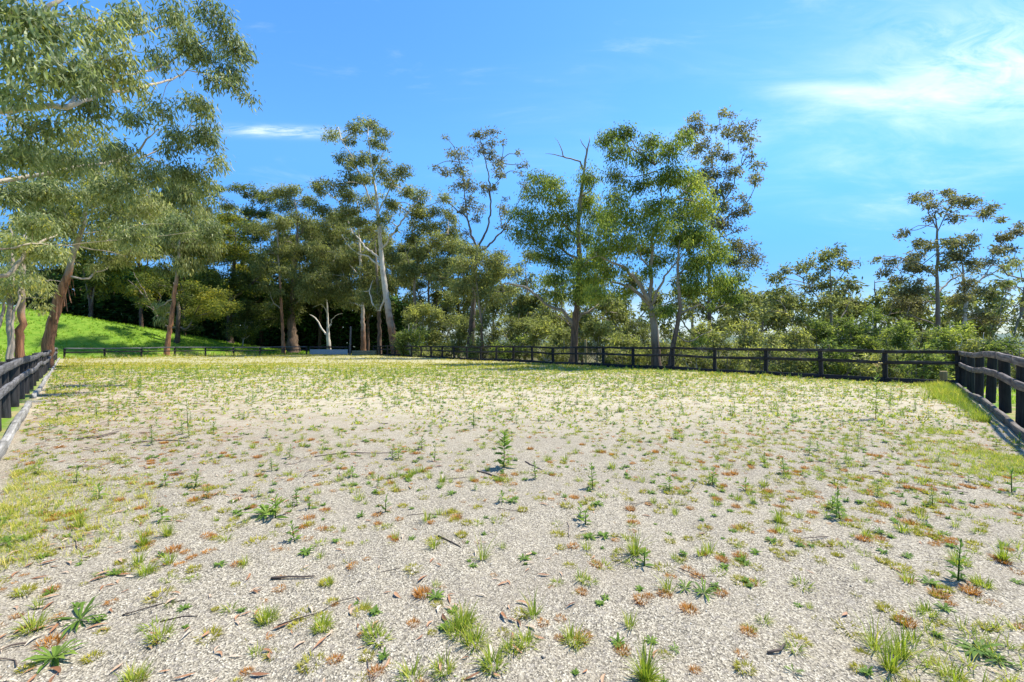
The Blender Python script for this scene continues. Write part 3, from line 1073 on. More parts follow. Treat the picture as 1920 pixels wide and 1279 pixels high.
def all_trees():
    # ---- near gum whose boughs reach in from beside the frame
    A = [(30, 30, 60, 50, .55, 7.2), (110, 50, 60, 50, .5, 7.6), (40, 110, 60, 50, .45, 7.0), (130, 120, 60, 50, .5, 7.6), (30, 180, 50, 30, .45, 7.8), (190, 40, 50, 45, .55, 8.5), (210, 110, 50, 45, .55, 9), (180, 170, 60, 40, .55, 9),
         (255, 30, 45, 32, .5, 10), (240, 150, 45, 30, .55, 9.5), (320, 18, 40, 30, .45, 11), (345, 70, 35, 30, .42, 11.5), (300, 115, 30, 25, .45, 11), (400, 30, 38, 38, .42, 12), (430, 85, 42, 45, .42, 12.5), (375, 110, 40, 35, .42, 12),
         (440, 140, 35, 32, .42, 12.5), (395, 150, 25, 20, .4, 12), (462, 178, 14, 16, .4, 12.5), (60, 245, 65, 35, .45, 9), (150, 245, 50, 35, .5, 10), (20, 300, 50, 40, .45, 9.5), (120, 300, 60, 35, .5, 10.5), (215, 290, 45, 30, .48, 12),
         (300, 205, 40, 22, .45, 12), (370, 200, 40, 28, .42, 13), (385, 250, 40, 40, .40, 13.5), (330, 265, 32, 36, .42, 13), (410, 300, 16, 24, .38, 13.5), (350, 320, 38, 30, .42, 13.5), (280, 330, 45, 34, .48, 13), (200, 345, 55, 34, .48, 12.5),
         (100, 365, 60, 34, .48, 12), (30, 380, 45, 40, .48, 11.5), (385, 355, 24, 30, .4, 14), (150, 200, 60, 20, .5, 9), (60, 420, 50, 30, .5, 12.5), (250, 220, 35, 18, .45, 11.5),
         (30, 460, 40, 28, .58, 13), (100, 472, 42, 26, .58, 13.5), (250, 440, 40, 28, .5, 14.5), (330, 420, 40, 36, .48, 16), (385, 430, 24, 44, .45, 16), (20, 510, 26, 20, .6, 13.5)]
    tree('gum_tree', 'large gum with long drooping grey green leaves overhanging the rail fence from outside', 9.0,
         [(-373, 640, 66, 9.0), (-370, 450, 54, 9.0), (-350, 250, 44, 9.0), (-320, 60, 34, 9.2), (-300, -120, 24, 9.4)],
         [[(-350, 255, 30, 9), (-180, 235, 24, 8.7), (0, 207, 17, 8.4), (60, 203, 15, 8.3), (125, 200, 12, 8.4), (190, 178, 7, 9), (280, 160, 6, 10.5), (340, 140, 4, 11.5), (370, 110, 2.5, 12)],
          [(125, 200, 9, 8.4), (160, 165, 5, 9), (240, 140, 5, 10), (300, 125, 5, 11), (350, 95, 4, 12), (420, 60, 2.5, 12.5)],
          [(-340, 300, 26, 9), (-150, 345, 18, 10), (0, 340, 12, 11), (60, 330, 10, 11.5), (140, 314, 8, 12), (200, 306, 7, 12.5), (250, 291, 6, 13), (275, 262, 4, 13), (300, 240, 3, 13.2)],
          [(200, 306, 5, 12.5), (260, 296, 4, 13), (310, 275, 3, 13.5), (360, 230, 2, 13.5)],
          [(-320, 70, 22, 9.2), (-100, 90, 16, 8.2), (50, 52, 12, 7.8), (85, 22, 11, 7.8), (120, -10, 9, 8), (200, -40, 6, 9)],
          [(85, 22, 6, 7.8), (180, 40, 5, 9), (255, 66, 4, 10.5), (310, 46, 4, 11.3), (370, 40, 2.5, 12)],
          [(40, 195, 6, 8.3), (52, 155, 5, 8.0), (90, 120, 4, 7.8), (120, 80, 2.5, 7.8)],
          [(-340, 420, 22, 9), (-120, 500, 14, 11), (0, 520, 11, 12.5), (40, 485, 9, 13), (75, 455, 7, 13.5), (110, 438, 4, 14)],
          [(-120, 470, 8, 11), (0, 467, 6, 12.5), (60, 458, 5, 13), (110, 460, 4, 13.5), (200, 452, 2.5, 14)]],
         A, 'near', 'bark_near', L=0.165, W=0.034, hang=1.0, cover=0.70, tone=.55, seed=21, curved=True, twig_r=0.006, individual=300, spread=0.13, wf=0.7, cr=1.08, sprigs=0)
    # ---- leaning red-barked gum behind the long side fence
    tree('gum_tree', 'leaning gum with peeling red bark and pale upper trunk behind the rail fence', 27.5,
         [(86, 668, 27), (96, 620, 24), (110, 560, 21), (120, 530, 19), (135, 490, 14), (148, 450, 12), (155, 425, 10), (162, 380, 8), (172, 330, 6)],
         [[(138, 525, 6), (165, 522, 5), (178, 510, 5), (200, 505, 3)], [(150, 445, 7), (120, 400, 5), (90, 350, 4), (60, 320, 2)], [(158, 400, 6), (200, 370, 5), (240, 340, 3), (280, 320, 2)],
          [(152, 440, 5), (200, 430, 4), (250, 405, 3), (300, 392, 2)], [(145, 460, 4), (190, 470, 3), (240, 480, 2)]],
         g((60, 300, 45, 32), (130, 310, 50, 32), (200, 300, 45, 30), (90, 360, 45, 30), (170, 370, 45, 30), (240, 350, 40, 30), (220, 410, 45, 26), (280, 390, 35, 26), (120, 420, 40, 26), (70, 440, 36, 26),
           (190, 450, 40, 22), (250, 450, 36, 20), (100, 480, 30, 18), (210, 490, 30, 12), (270, 480, 26, 14), (40, 500, 26, 26), (75, 530, 16, 26, .6), (20, 540, 20, 22, .6)),
         'gum', 'bark_red', L=0.30, W=0.065, hang=1.1, cover=0.7, tone=.6, seed=22, twig_r=0.016, wf=0.68, ribbons=26)
    tree('gum_tree', 'slender red and grey twin stemmed gum standing just outside the rail fence', 14.5,
         [(36, 690, 15), (39, 620, 13), (41, 560, 11), (42, 500, 8), (46, 440, 6)],
         [[(22, 690, 12, 14.2), (19, 620, 10, 14.2), (20, 560, 8, 14.4), (24, 490, 6, 14.6), (20, 420, 4, 14.8)], [(8, 690, 5, 13.6), (22, 620, 5, 13.8), (34, 560, 4, 14), (42, 480, 4, 14.3), (55, 400, 3, 14.5)], [(-6, 620, 6, 14), (6, 580, 5, 14.2), (14, 530, 3, 14.4)]],
         g((15, 470, 26, 24), (55, 480, 22, 18), (20, 540, 20, 24, .7), (80, 560, 12, 26, .75), (60, 520, 14, 20, .7), (10, 590, 10, 16, .7)),
         'gum', 'bark_red', L=0.17, W=0.036, hang=1.2, cover=0.55, tone=.6, seed=23, twig_r=0.006, wf=0.9)
    # ---- slim weeping gum at the bank fence
    tree('gum_tree', 'slim weeping gum with red trunk rising behind the bank fence', 51.5,
         [(310, 668, 12), (315, 640, 11), (321, 600, 10), (326, 560, 9), (331, 525, 8), (335, 480, 6), (338, 430, 5), (340, 380, 3)],
         [[(326, 560, 4), (305, 572, 3), (285, 585, 2)], [(335, 470, 4), (300, 440, 3), (270, 425, 2)], [(337, 440, 4), (365, 420, 3), (385, 400, 2)], [(334, 490, 3), (300, 470, 2.5), (275, 470, 2)]],
         g((330, 330, 40, 26), (300, 370, 34, 26), (360, 365, 34, 30), (385, 410, 22, 36), (340, 410, 36, 30), (300, 430, 30, 26), (370, 455, 28, 34), (330, 470, 34, 30), (350, 500, 30, 28), (310, 505, 18, 20), (395, 460, 16, 26), (280, 450, 24, 20)),
         'gum', 'bark_red', L=0.62, W=0.10, hang=1.7, cover=0.75, tone=.5, seed=24, twig_r=0.03, wf=0.75)
    # ---- dark acacia on the bank
    tree('acacia_tree', 'dark multi stemmed acacia with bare crooked limbs on the green bank', 57,
         [(335, 648, 16), (333, 620, 13), (335, 590, 11), (332, 560, 8), (325, 530, 5)],
         [[(322, 648, 7), (310, 610, 6), (285, 575, 5), (262, 545, 4), (240, 525, 3)], [(338, 640, 7), (352, 615, 6), (362, 595, 4)], [(300, 590, 5), (275, 555, 4), (250, 510, 3)], [(290, 580, 4), (270, 570, 2.5), (245, 572, 2)], [(310, 605, 4), (300, 580, 3), (302, 556, 2)]],
         g((385, 560, 30, 18, .75), (420, 575, 30, 18, .75), (370, 585, 24, 16, .6), (400, 590, 26, 12, .6), (345, 560, 22, 16, .4), (360, 540, 26, 14, .5), (300, 535, 24, 12, .35), (415, 550, 22, 12, .8), (270, 525, 22, 10, .3)),
         'wattle', 'bark_dark', L=0.32, W=0.10, hang=0.2, cover=0.8, tone=.5, seed=25, twig_r=0.03, flat=0.5)
    tree('wattle_tree', 'broad dense wattle with yellow green tips above the bank crest', 67,
         [(432, 640, 20), (430, 600, 16), (435, 540, 12), (440, 480, 8), (442, 440, 5)],
         [[(433, 600, 8), (400, 560, 6), (385, 500, 4)], [(435, 560, 8), (475, 530, 6), (500, 500, 4)]],
         g((385, 430, 30, 22, .7), (420, 445, 36, 24, .7), (465, 440, 34, 24, .65), (395, 480, 38, 26, .6), (440, 485, 42, 28, .6), (490, 480, 36, 28, .55), (380, 520, 32, 24, .5), (430, 530, 44, 28, .45), (480, 535, 42, 30, .4), (520, 550, 30, 30, .4),
           (450, 575, 44, 24, .35), (495, 590, 40, 24, .35), (430, 400, 30, 18, .75), (350, 455, 26, 22, .65), (535, 595, 26, 24, .3), (405, 460, 30, 14, .95), (440, 500, 24, 10, .9)),
         'wattle', 'bark_dark', L=0.40, W=0.14, hang=0.4, cover=0.75, tone=.5, seed=26, twig_r=0.04)
    tree('gum_tree', 'distant flat topped gum showing layered crown plates above the wattle', 84,
         [(455, 640, 12), (455, 520, 9), (458, 430, 6), (462, 380, 4)],
         [[(458, 430, 4), (435, 390, 3), (400, 360, 2)], [(460, 410, 4), (475, 380, 3), (455, 356, 2)], [(460, 420, 4), (485, 395, 3), (505, 375, 2)]],
         g((402, 355, 20, 6), (450, 352, 26, 8), (476, 366, 22, 9), (425, 388, 22, 8), (500, 372, 26, 10), (470, 398, 26, 10), (445, 412, 26, 10), (415, 415, 22, 10), (495, 402, 24, 12), (480, 430, 30, 14), (410, 440, 30, 12)),
         'wattle', 'bark_brown', L=0.42, W=0.14, hang=0.3, cover=1.0, tone=.42, seed=27, twig_r=0.04, depth=0.5)
    tree('gum_tree', 'slender gum with thin red brown stem beside the thick brown trunk', 62,
         [(532, 664, 12), (530, 620, 9), (527, 560, 8), (523, 500, 6), (521, 450, 5), (522, 400, 3)],
         [[(530, 600, 4), (515, 570, 3), (505, 545, 2)], [(523, 490, 3), (500, 460, 2)], [(522, 470, 3), (545, 440, 2)]],
         g((500, 430, 30, 20), (530, 415, 30, 20), (515, 465, 34, 22), (545, 470, 26, 20), (500, 500, 28, 18), (535, 510, 28, 18), (500, 540, 18, 14)),
         'gum', 'bark_red', L=0.42, W=0.10, hang=0.8, cover=0.7, tone=.38, seed=28, twig_r=0.03)
    tree('gum_tree', 'gum with thick flared brown trunk at the end of the bank fence', 66,
         [(550, 652, 38), (547, 625, 28), (546, 590, 22), (549, 550, 15), (553, 500, 11), (557, 450, 8), (556, 400, 6), (552, 375, 4)],
         [[(549, 560, 7), (570, 530, 5), (590, 490, 4)], [(553, 500, 6), (535, 450, 4), (525, 400, 3)], [(557, 450, 5), (575, 420, 4), (590, 400, 3)], [(548, 575, 5), (565, 560, 4), (585, 520, 3)]],
         g((520, 362, 26, 14), (550, 358, 26, 14), (580, 375, 22, 14), (535, 385, 26, 14), (560, 410, 28, 18), (590, 440, 26, 22), (570, 470, 30, 22), (585, 510, 30, 24), (560, 540, 28, 20), (590, 560, 26, 20), (540, 575, 24, 18), (600, 480, 22, 22)),
         'gum', 'bark_brown', L=0.42, W=0.11, hang=0.6, cover=0.85, tone=.36, seed=29, twig_r=0.04)
    tree('dead_tree', 'small pale dead tree with forked white branches in front of the dark hedge', 66,
         [(617, 658, 18), (616, 640, 15), (615, 615, 9), (614, 590, 7), (613, 560, 5), (612, 540, 3)],
         [[(614, 640, 9), (607, 622, 7), (598, 605, 6), (588, 594, 5), (580, 590, 3)], [(614, 590, 4), (606, 572, 3.5), (597, 572, 3), (586, 577, 2)], [(616, 625, 4), (622, 600, 3), (633, 590, 2), (642, 588, 1.5)], [(614, 560, 3), (620, 545, 2), (630, 540, 1.5)]],
         g((618, 535, 18, 10, .4),), 'gum', 'bark_pale', L=0.4, W=0.1, cover=0.5, seed=30, twig_r=0.03, wf=0.5, sprigs=0)
    tree('gum_tree', 'straight pale gum with orange lower bark behind the raw timber sleepers', 62,
         [(682, 662, 18), (681, 620, 15), (680, 580, 11), (677, 520, 9), (674, 460, 8), (671, 410, 6), (669, 370, 4)],
         [[(677, 520, 5), (650, 490, 4), (625, 455, 3)], [(675, 480, 5), (700, 450, 4), (720, 430, 3)], [(679, 560, 5), (655, 540, 4), (640, 500, 3)], [(680, 575, 5), (660, 568, 4), (640, 565, 3)], [(674, 470, 4), (655, 420, 3), (640, 390, 2)]],
         g((610, 430, 32, 24), (645, 440, 34, 24), (590, 470, 30, 26), (630, 485, 36, 26), (670, 480, 30, 26), (600, 515, 34, 26), (645, 530, 36, 24), (690, 515, 30, 26), (620, 555, 34, 18), (660, 565, 34, 16), (710, 470, 26, 26), (700, 560, 26, 20), (580, 545, 24, 20), (720, 530, 22, 22)),
         'gum', 'bark_gum', L=0.42, W=0.10, hang=0.9, cover=0.66, tone=.5, seed=31, twig_r=0.04)
    tree('gum_tree', 'dark brown barked gum between two pale trunks behind the timber sleepers', 60.5,
         [(712, 664, 15), (711, 620, 13), (710, 570, 11), (706, 500, 8), (703, 450, 5)], [[(710, 570, 5), (722, 540, 4), (735, 500, 3)]],
         g((735, 480, 24, 22), (750, 520, 24, 24), (710, 430, 24, 18)), 'gum', 'bark_brown', L=0.4, W=0.1, cover=0.6, tone=.42, seed=32, twig_r=0.03)
    # ---- the tall pale gum
    tree('gum_tree', 'tallest pale gum with orange flared base and open crown behind the back fence', 57,
         [(744, 668, 36), (738, 640, 27), (731, 600, 22), (725, 560, 19), (718, 510, 16), (714, 465, 13), (710, 420, 11), (706, 370, 8), (700, 330, 6), (694, 290, 4), (690, 255, 3)],
         [[(716, 492, 8), (700, 475, 7), (680, 458, 6), (660, 430, 5), (645, 400, 4), (632, 375, 2.5)], [(715, 470, 7), (735, 440, 6), (760, 405, 5), (785, 375, 3)], [(708, 400, 5), (728, 360, 4), (745, 325, 2.5)], [(704, 400, 6), (688, 360, 5), (672, 320, 4), (655, 285, 3), (640, 262, 2)],
          [(718, 500, 6), (690, 482, 5), (662, 470, 4), (640, 440, 3)], [(728, 590, 7), (712, 582, 6), (700, 572, 5), (692, 545, 4), (700, 525, 3)], [(712, 440, 4), (722, 400, 3), (735, 385, 2)], [(700, 330, 4), (714, 300, 3), (722, 270, 2)]],
         g((628, 252, 20, 10), (650, 262, 16, 9), (668, 245, 18, 14), (692, 236, 24, 14), (718, 248, 14, 12), (702, 266, 22, 10), (650, 300, 20, 18), (674, 300, 22, 16), (700, 300, 18, 14), (716, 322, 16, 16), (690, 335, 22, 12), (748, 318, 24, 14), (735, 340, 18, 12), (655, 330, 22, 16),
           (600, 352, 20, 18, .25), (625, 348, 18, 16, .3), (650, 365, 26, 16), (690, 375, 26, 14), (765, 360, 24, 12), (790, 368, 18, 12), (740, 385, 22, 14), (780, 390, 18, 10), (640, 395, 30, 16), (600, 390, 20, 16), (720, 410, 22, 12), (680, 415, 26, 14)),
         'gum', 'bark_gum', L=0.42, W=0.12, hang=0.6, cover=0.85, tone=.42, seed=33, twig_r=0.045, sides=12)
    # ---- forest between
    tree('gum_tree', 'spreading olive gum with pale crooked limb behind the scrub', 60,
         [(778, 640, 12), (779, 600, 10), (777, 540, 9), (783, 490, 7), (795, 445, 5)],
         [[(778, 520, 5), (795, 514, 4), (815, 514, 3.5), (838, 526, 2)], [(783, 495, 4), (810, 465, 4), (840, 440, 3)], [(785, 480, 4), (775, 440, 3), (770, 405, 2)], [(778, 560, 4), (800, 545, 3), (805, 525, 2)]],
         g((780, 400, 26, 16), (815, 398, 26, 14), (845, 405, 16, 14), (800, 425, 34, 18), (840, 432, 26, 16), (780, 445, 24, 18), (820, 458, 36, 18), (860, 460, 22, 14), (790, 480, 26, 16), (850, 488, 30, 16), (815, 500, 28, 14), (770, 510, 22, 20), (830, 375, 16, 12)),
         'gum', 'bark_brown', L=0.42, W=0.11, hang=0.45, cover=0.85, tone=.45, seed=34, twig_r=0.04)
    tree('gum_tree', 'tall sparse gum with dark trunk and bare forked limbs against the sky', 47,
         [(881, 668, 26), (884, 620, 22), (886, 590, 17), (889, 550, 13), (891, 510, 11), (893, 475, 10), (894, 462, 8)],
         [[(893, 470, 8), (884, 440, 7), (876, 410, 6), (860, 395, 4), (832, 373, 2)], [(878, 418, 5), (872, 380, 4), (868, 330, 3), (856, 285, 1.5)], [(894, 465, 8), (908, 440, 7), (918, 410, 6), (920, 370, 5), (916, 330, 4), (908, 290, 3), (898, 255, 1.5)],
          [(898, 478, 7), (915, 462, 7), (930, 445, 6), (948, 425, 4), (965, 390, 3), (988, 350, 1.5)], [(919, 375, 4), (914, 350, 3), (910, 338, 2)], [(920, 360, 3), (935, 335, 2.5), (940, 300, 1.5)], [(932, 442, 4), (945, 432, 3), (958, 430, 2)], [(886, 455, 3), (876, 440, 2.5), (868, 430, 1.5)], [(940, 430, 3), (936, 400, 2.5), (942, 370, 1.5)]],
         g((838, 259, 7, 4), (818, 310, 8, 5), (848, 284, 10, 7), (862, 292, 15, 14), (842, 322, 18, 8), (868, 322, 14, 16), (858, 348, 14, 12), (878, 350, 14, 14), (880, 378, 14, 12), (868, 395, 8, 12), (895, 250, 24, 7), (925, 246, 18, 6), (905, 278, 14, 12), (920, 290, 13, 12), (932, 305, 12, 14), (938, 328, 12, 8),
           (944, 266, 6, 5), (968, 290, 9, 5), (980, 308, 11, 6), (985, 348, 9, 8), (975, 325, 6, 5), (898, 392, 10, 12), (942, 392, 10, 14), (908, 350, 10, 8), (930, 350, 8, 8), (895, 412, 9, 8), (948, 420, 7, 7), (925, 272, 9, 8)),
         'brown', 'bark_dark', L=0.34, W=0.11, hang=0.3, cover=0.62, tone=.45, seed=35, twig_r=0.03)
    tree('gum_tree', 'leafy young gum growing round the foot of the sparse dark gum', 44,
         [(905, 660, 9), (902, 600, 8), (896, 550, 6), (890, 500, 5)], [[(902, 600, 4), (915, 560, 3), (930, 520, 2)], [(898, 560, 4), (880, 530, 3), (865, 515, 2)]],
         g((880, 470, 28, 14), (910, 490, 30, 18), (870, 500, 30, 18), (895, 525, 36, 22), (930, 505, 22, 18), (865, 540, 30, 22), (910, 560, 34, 22), (940, 480, 18, 14), (960, 510, 20, 16), (955, 545, 16, 16)),
         'gum', 'bark_brown', L=0.32, W=0.09, hang=0.6, cover=0.8, tone=.5, seed=36, twig_r=0.03)
    # ---- forked gum with the dead spire
    tree('gum_tree', 'gum with dead forked spire and long bare limb on its outer side', 32.5,
         [(1074, 698, 24), (1075, 660, 20), (1078, 610, 17), (1082, 570, 14), (1085, 530, 12), (1087, 480, 11), (1084, 430, 10), (1088, 380, 9), (1094, 330, 7), (1100, 290, 5), (1106, 256, 2.5)],
         [[(1076, 612, 13), (1065, 597, 10), (1052, 582, 8), (1030, 576, 7), (1008, 556, 6), (985, 540, 5), (960, 533, 4), (940, 536, 2.5)], [(1078, 605, 9), (1092, 590, 7), (1110, 582, 5), (1122, 570, 3)],
          [(1094, 322, 5), (1085, 305, 4), (1070, 298, 3.5), (1056, 292, 3), (1050, 275, 2), (1040, 258, 1.2)], [(1057, 293, 2.5), (1040, 290, 2), (1022, 288, 1.2)], [(1101, 285, 3), (1094, 268, 2), (1088, 260, 1.2)],
          [(1086, 450, 6), (1060, 425, 5), (1035, 385, 3)], [(1087, 490, 6), (1055, 468, 5), (1010, 440, 3)], [(1086, 520, 5), (1060, 530, 4), (1040, 540, 3)], [(1090, 370, 4), (1110, 350, 3), (1125, 330, 2)]],
         g((1008, 335, 20, 16), (1035, 342, 24, 18), (1000, 368, 22, 20), (1045, 375, 26, 20), (970, 402, 14, 18), (1000, 410, 28, 22), (1035, 415, 30, 22), (1065, 405, 22, 22), (1110, 330, 22, 22), (1105, 375, 22, 26), (1125, 400, 20, 24), (975, 435, 18, 18), (1010, 450, 30, 20), (1055, 455, 30, 22),
           (1095, 440, 24, 26), (1030, 485, 30, 18), (1070, 495, 30, 20), (1110, 485, 26, 26), (1040, 520, 28, 18), (1080, 535, 28, 18), (1112, 530, 24, 20), (1045, 552, 22, 14), (1095, 560, 22, 14)),
         'green', 'bark_brown', L=0.235, W=0.072, hang=1.0, cover=0.78, tone=.45, seed=37, twig_r=0.025, wf=0.75, cr=1.32, sprigs=0)
    # ---- big bright gum
    tree('gum_tree', 'broad bright green gum with wide low fork behind the back fence', 28.0,
         [(1232, 704, 30), (1230, 660, 26), (1227, 620, 23), (1222, 585, 21), (1218, 568, 18)],
         [[(1220, 572, 14), (1200, 552, 12), (1182, 540, 10), (1162, 532, 7), (1140, 525, 4)], [(1218, 562, 15), (1200, 535, 13), (1182, 512, 10), (1165, 498, 8), (1145, 490, 6), (1115, 475, 3)], [(1221, 565, 14), (1222, 530, 12), (1221, 490, 10), (1224, 450, 8), (1236, 405, 6), (1240, 360, 4), (1228, 310, 2.5)],
          [(1224, 570, 10), (1232, 550, 9), (1242, 528, 7), (1262, 500, 5), (1290, 470, 3)], [(1221, 500, 6), (1205, 485, 5), (1195, 465, 4), (1175, 430, 2.5)], [(1236, 410, 5), (1260, 380, 4), (1290, 350, 3)], [(1226, 600, 5), (1231, 590, 4), (1226, 578, 3), (1234, 566, 3)]],
         g((1160, 375, 28, 22, .65), (1145, 410, 30, 26, .6), (1185, 415, 30, 26, .55), (1220, 385, 28, 22, .45), (1235, 425, 32, 26, .5), (1165, 455, 34, 24, .55), (1205, 460, 30, 22, .45), (1300, 345, 30, 24, .75), (1325, 385, 28, 32, .6), (1290, 385, 30, 26, .6), (1265, 410, 26, 24, .5), (1300, 430, 32, 26, .6),
           (1325, 445, 24, 28, .65), (1270, 450, 28, 22, .5), (1200, 345, 26, 18, .4), (1160, 330, 26, 18, .35), (1210, 300, 28, 18, .35), (1170, 285, 26, 18, .33), (1140, 265, 20, 20, .33), (1180, 250, 26, 16, .33), (1220, 262, 26, 16, .35), (1252, 290, 28, 20, .38), (1280, 262, 26, 14, .6), (1265, 325, 30, 20, .5), (1235, 340, 24, 18, .4),
           (1130, 435, 22, 24, .5), (1125, 470, 24, 22, .5), (1140, 505, 22, 18, .5), (1120, 520, 26, 22, .55), (1245, 490, 26, 18, .55), (1215, 510, 18, 12, .55), (1110, 548, 24, 22, .6), (1090, 505, 20, 22, .55), (1150, 250, 16, 10, .3)),
         'green', 'bark_brown', L=0.215, W=0.068, hang=1.0, cover=0.78, tone=.5, seed=38, twig_r=0.022, sides=12, cr=1.32)
    tree('gum_tree', 'slim companion gum with bright foliage beside the broad forked gum', 27.0,
         [(1256, 700, 20), (1262, 650, 16), (1270, 610, 14), (1275, 575, 12), (1272, 530, 10), (1271, 490, 8), (1275, 450, 5)],
         [[(1274, 590, 7), (1292, 580, 6), (1310, 572, 5), (1325, 582, 4), (1345, 578, 3), (1365, 570, 2)], [(1272, 520, 6), (1300, 495, 5), (1335, 470, 3)], [(1273, 560, 4), (1290, 555, 3), (1315, 545, 2)], [(1266, 625, 4), (1285, 640, 4), (1310, 632, 4), (1335, 618, 3)]],
         g((1300, 490, 26, 22, .65), (1330, 495, 28, 24, .65), (1355, 470, 18, 20, .6), (1345, 525, 26, 20, .6), (1305, 525, 26, 18, .65), (1290, 545, 22, 12, .7), (1325, 552, 28, 12, .65), (1365, 545, 24, 14, .45), (1380, 520, 16, 18, .45), (1385, 560, 20, 10, .4)),
         'green', 'bark_brown', L=0.215, W=0.066, hang=1.0, cover=0.78, tone=.55, seed=39, twig_r=0.02, cr=1.32)
    tree('gum_tree', 'brown leaved open gum rising behind the broad bright green gum', 39,
         [(1330, 650, 13), (1330, 560, 11), (1330, 480, 9), (1334, 420, 7), (1340, 380, 5), (1346, 340, 4)],
         [[(1335, 415, 5), (1360, 375, 4), (1380, 335, 3), (1395, 285, 2), (1398, 255, 1.2)], [(1334, 430, 5), (1375, 400, 4), (1405, 375, 3), (1422, 320, 1.5)], [(1345, 350, 3), (1335, 300, 2.5), (1318, 250, 1.5)], [(1340, 380, 3), (1362, 320, 2.5), (1365, 260, 1.5)], [(1333, 450, 4), (1370, 440, 3), (1395, 420, 2)]],
         g((1290, 255, 18, 12), (1305, 275, 20, 14), (1320, 320, 22, 14), (1310, 350, 22, 14), (1340, 410, 22, 14), (1302, 220, 17, 8), (1318, 238, 18, 9), (1342, 240, 10, 7), (1350, 213, 14, 7), (1368, 216, 9, 5), (1385, 240, 22, 14), (1398, 258, 16, 10), (1365, 250, 10, 8), (1340, 282, 20, 9), (1362, 292, 16, 9), (1335, 300, 16, 8), (1372, 322, 22, 9), (1345, 330, 18, 8), (1398, 275, 9, 6), (1405, 292, 8, 6), (1422, 308, 9, 12),
           (1415, 335, 14, 9), (1368, 348, 18, 9), (1345, 360, 22, 14), (1388, 372, 12, 7), (1402, 395, 10, 14), (1380, 400, 14, 10), (1355, 390, 18, 12), (1360, 420, 18, 12), (1375, 455, 22, 14), (1398, 470, 18, 12), (1385, 490, 20, 14), (1410, 495, 14, 14), (1365, 485, 14, 12), (1420, 478, 8, 10)),
         'brown', 'bark_brown', L=0.29, W=0.10, hang=0.4, cover=0.72, tone=.5, seed=40, twig_r=0.022, cr=1.3, sprigs=3)
    # ---- trees towards the fence corner
    tree('gum_tree', 'rounded dark gum with three topped crown beyond the back fence', 35,
         [(1560, 668, 10), (1559, 620, 9), (1557, 580, 8), (1558, 540, 6), (1556, 505, 4)],
         [[(1557, 580, 5), (1535, 560, 4), (1515, 535, 3), (1495, 512, 2)], [(1558, 545, 4), (1575, 522, 3), (1598, 495, 1.5)], [(1560, 625, 5), (1580, 590, 4), (1600, 560, 3)], [(1500, 655, 5, 34), (1480, 600, 4, 34), (1462, 560, 3, 34)]],
         g((1452, 518, 16, 11), (1470, 506, 14, 9), (1498, 502, 14, 8), (1512, 495, 12, 13), (1542, 482, 20, 13), (1566, 472, 16, 11), (1580, 495, 14, 13), (1548, 502, 16, 10), (1530, 520, 16, 8), (1545, 535, 22, 10), (1515, 540, 14, 8), (1468, 545, 16, 9), (1485, 560, 14, 10), (1450, 562, 14, 10), (1555, 565, 24, 14), (1580, 570, 18, 14), (1525, 580, 22, 14), (1440, 585, 16, 16, .7), (1470, 590, 16, 12, .6), (1505, 600, 20, 12)),
         'gum', 'bark_brown', L=0.30, W=0.105, hang=0.5, cover=0.85, tone=.4, seed=41, twig_r=0.02, cr=1.25, sprigs=2)
    tree('gum_tree', 'tall straight gum with airy brown tiered crown near the fence corner', 36,
         [(1757, 660, 11), (1758, 610, 10), (1758, 560, 9), (1757, 520, 7), (1758, 470, 6), (1756, 430, 4), (1753, 395, 2)],
         [[(1757, 525, 5), (1740, 508, 4), (1722, 492, 3), (1695, 485, 2)], [(1758, 548, 5), (1785, 525, 4), (1825, 502, 2.5)], [(1757, 440, 3), (1770, 412, 2.5), (1785, 380, 1.5)], [(1755, 430, 3), (1742, 400, 2.5), (1732, 375, 1.5)], [(1757, 568, 4), (1735, 540, 3), (1718, 518, 2)], [(1758, 620, 5), (1735, 600, 4), (1700, 590, 3)]],
         g((1722, 372, 16, 6), (1742, 366, 12, 7), (1752, 382, 12, 7), (1776, 357, 11, 5), (1782, 368, 9, 6), (1800, 374, 16, 8), (1812, 385, 12, 9), (1830, 378, 7, 5), (1845, 400, 15, 8), (1858, 390, 11, 8), (1875, 412, 8, 5), (1792, 410, 12, 8), (1760, 395, 8, 6), (1698, 434, 10, 5), (1688, 444, 5, 6), (1718, 456, 14, 8), (1742, 462, 14, 9), (1728, 478, 16, 8), (1702, 492, 18, 10), (1715, 505, 14, 8), (1672, 492, 12, 7), (1660, 508, 9, 10),
           (1738, 505, 14, 7), (1800, 460, 22, 12), (1785, 475, 18, 12), (1822, 448, 14, 8), (1770, 500, 14, 9), (1810, 488, 16, 8), (1640, 484, 7, 6), (1680, 520, 12, 8), (1722, 545, 14, 10), (1775, 450, 10, 8), (1700, 540, 20, 14, .3), (1720, 570, 22, 14, .3), (1690, 565, 18, 14, .35)),
         'brown', 'bark_brown', L=0.28, W=0.10, hang=0.4, cover=1.05, tone=.45, seed=42, twig_r=0.02, wf=0.7, cr=1.3, sprigs=3)
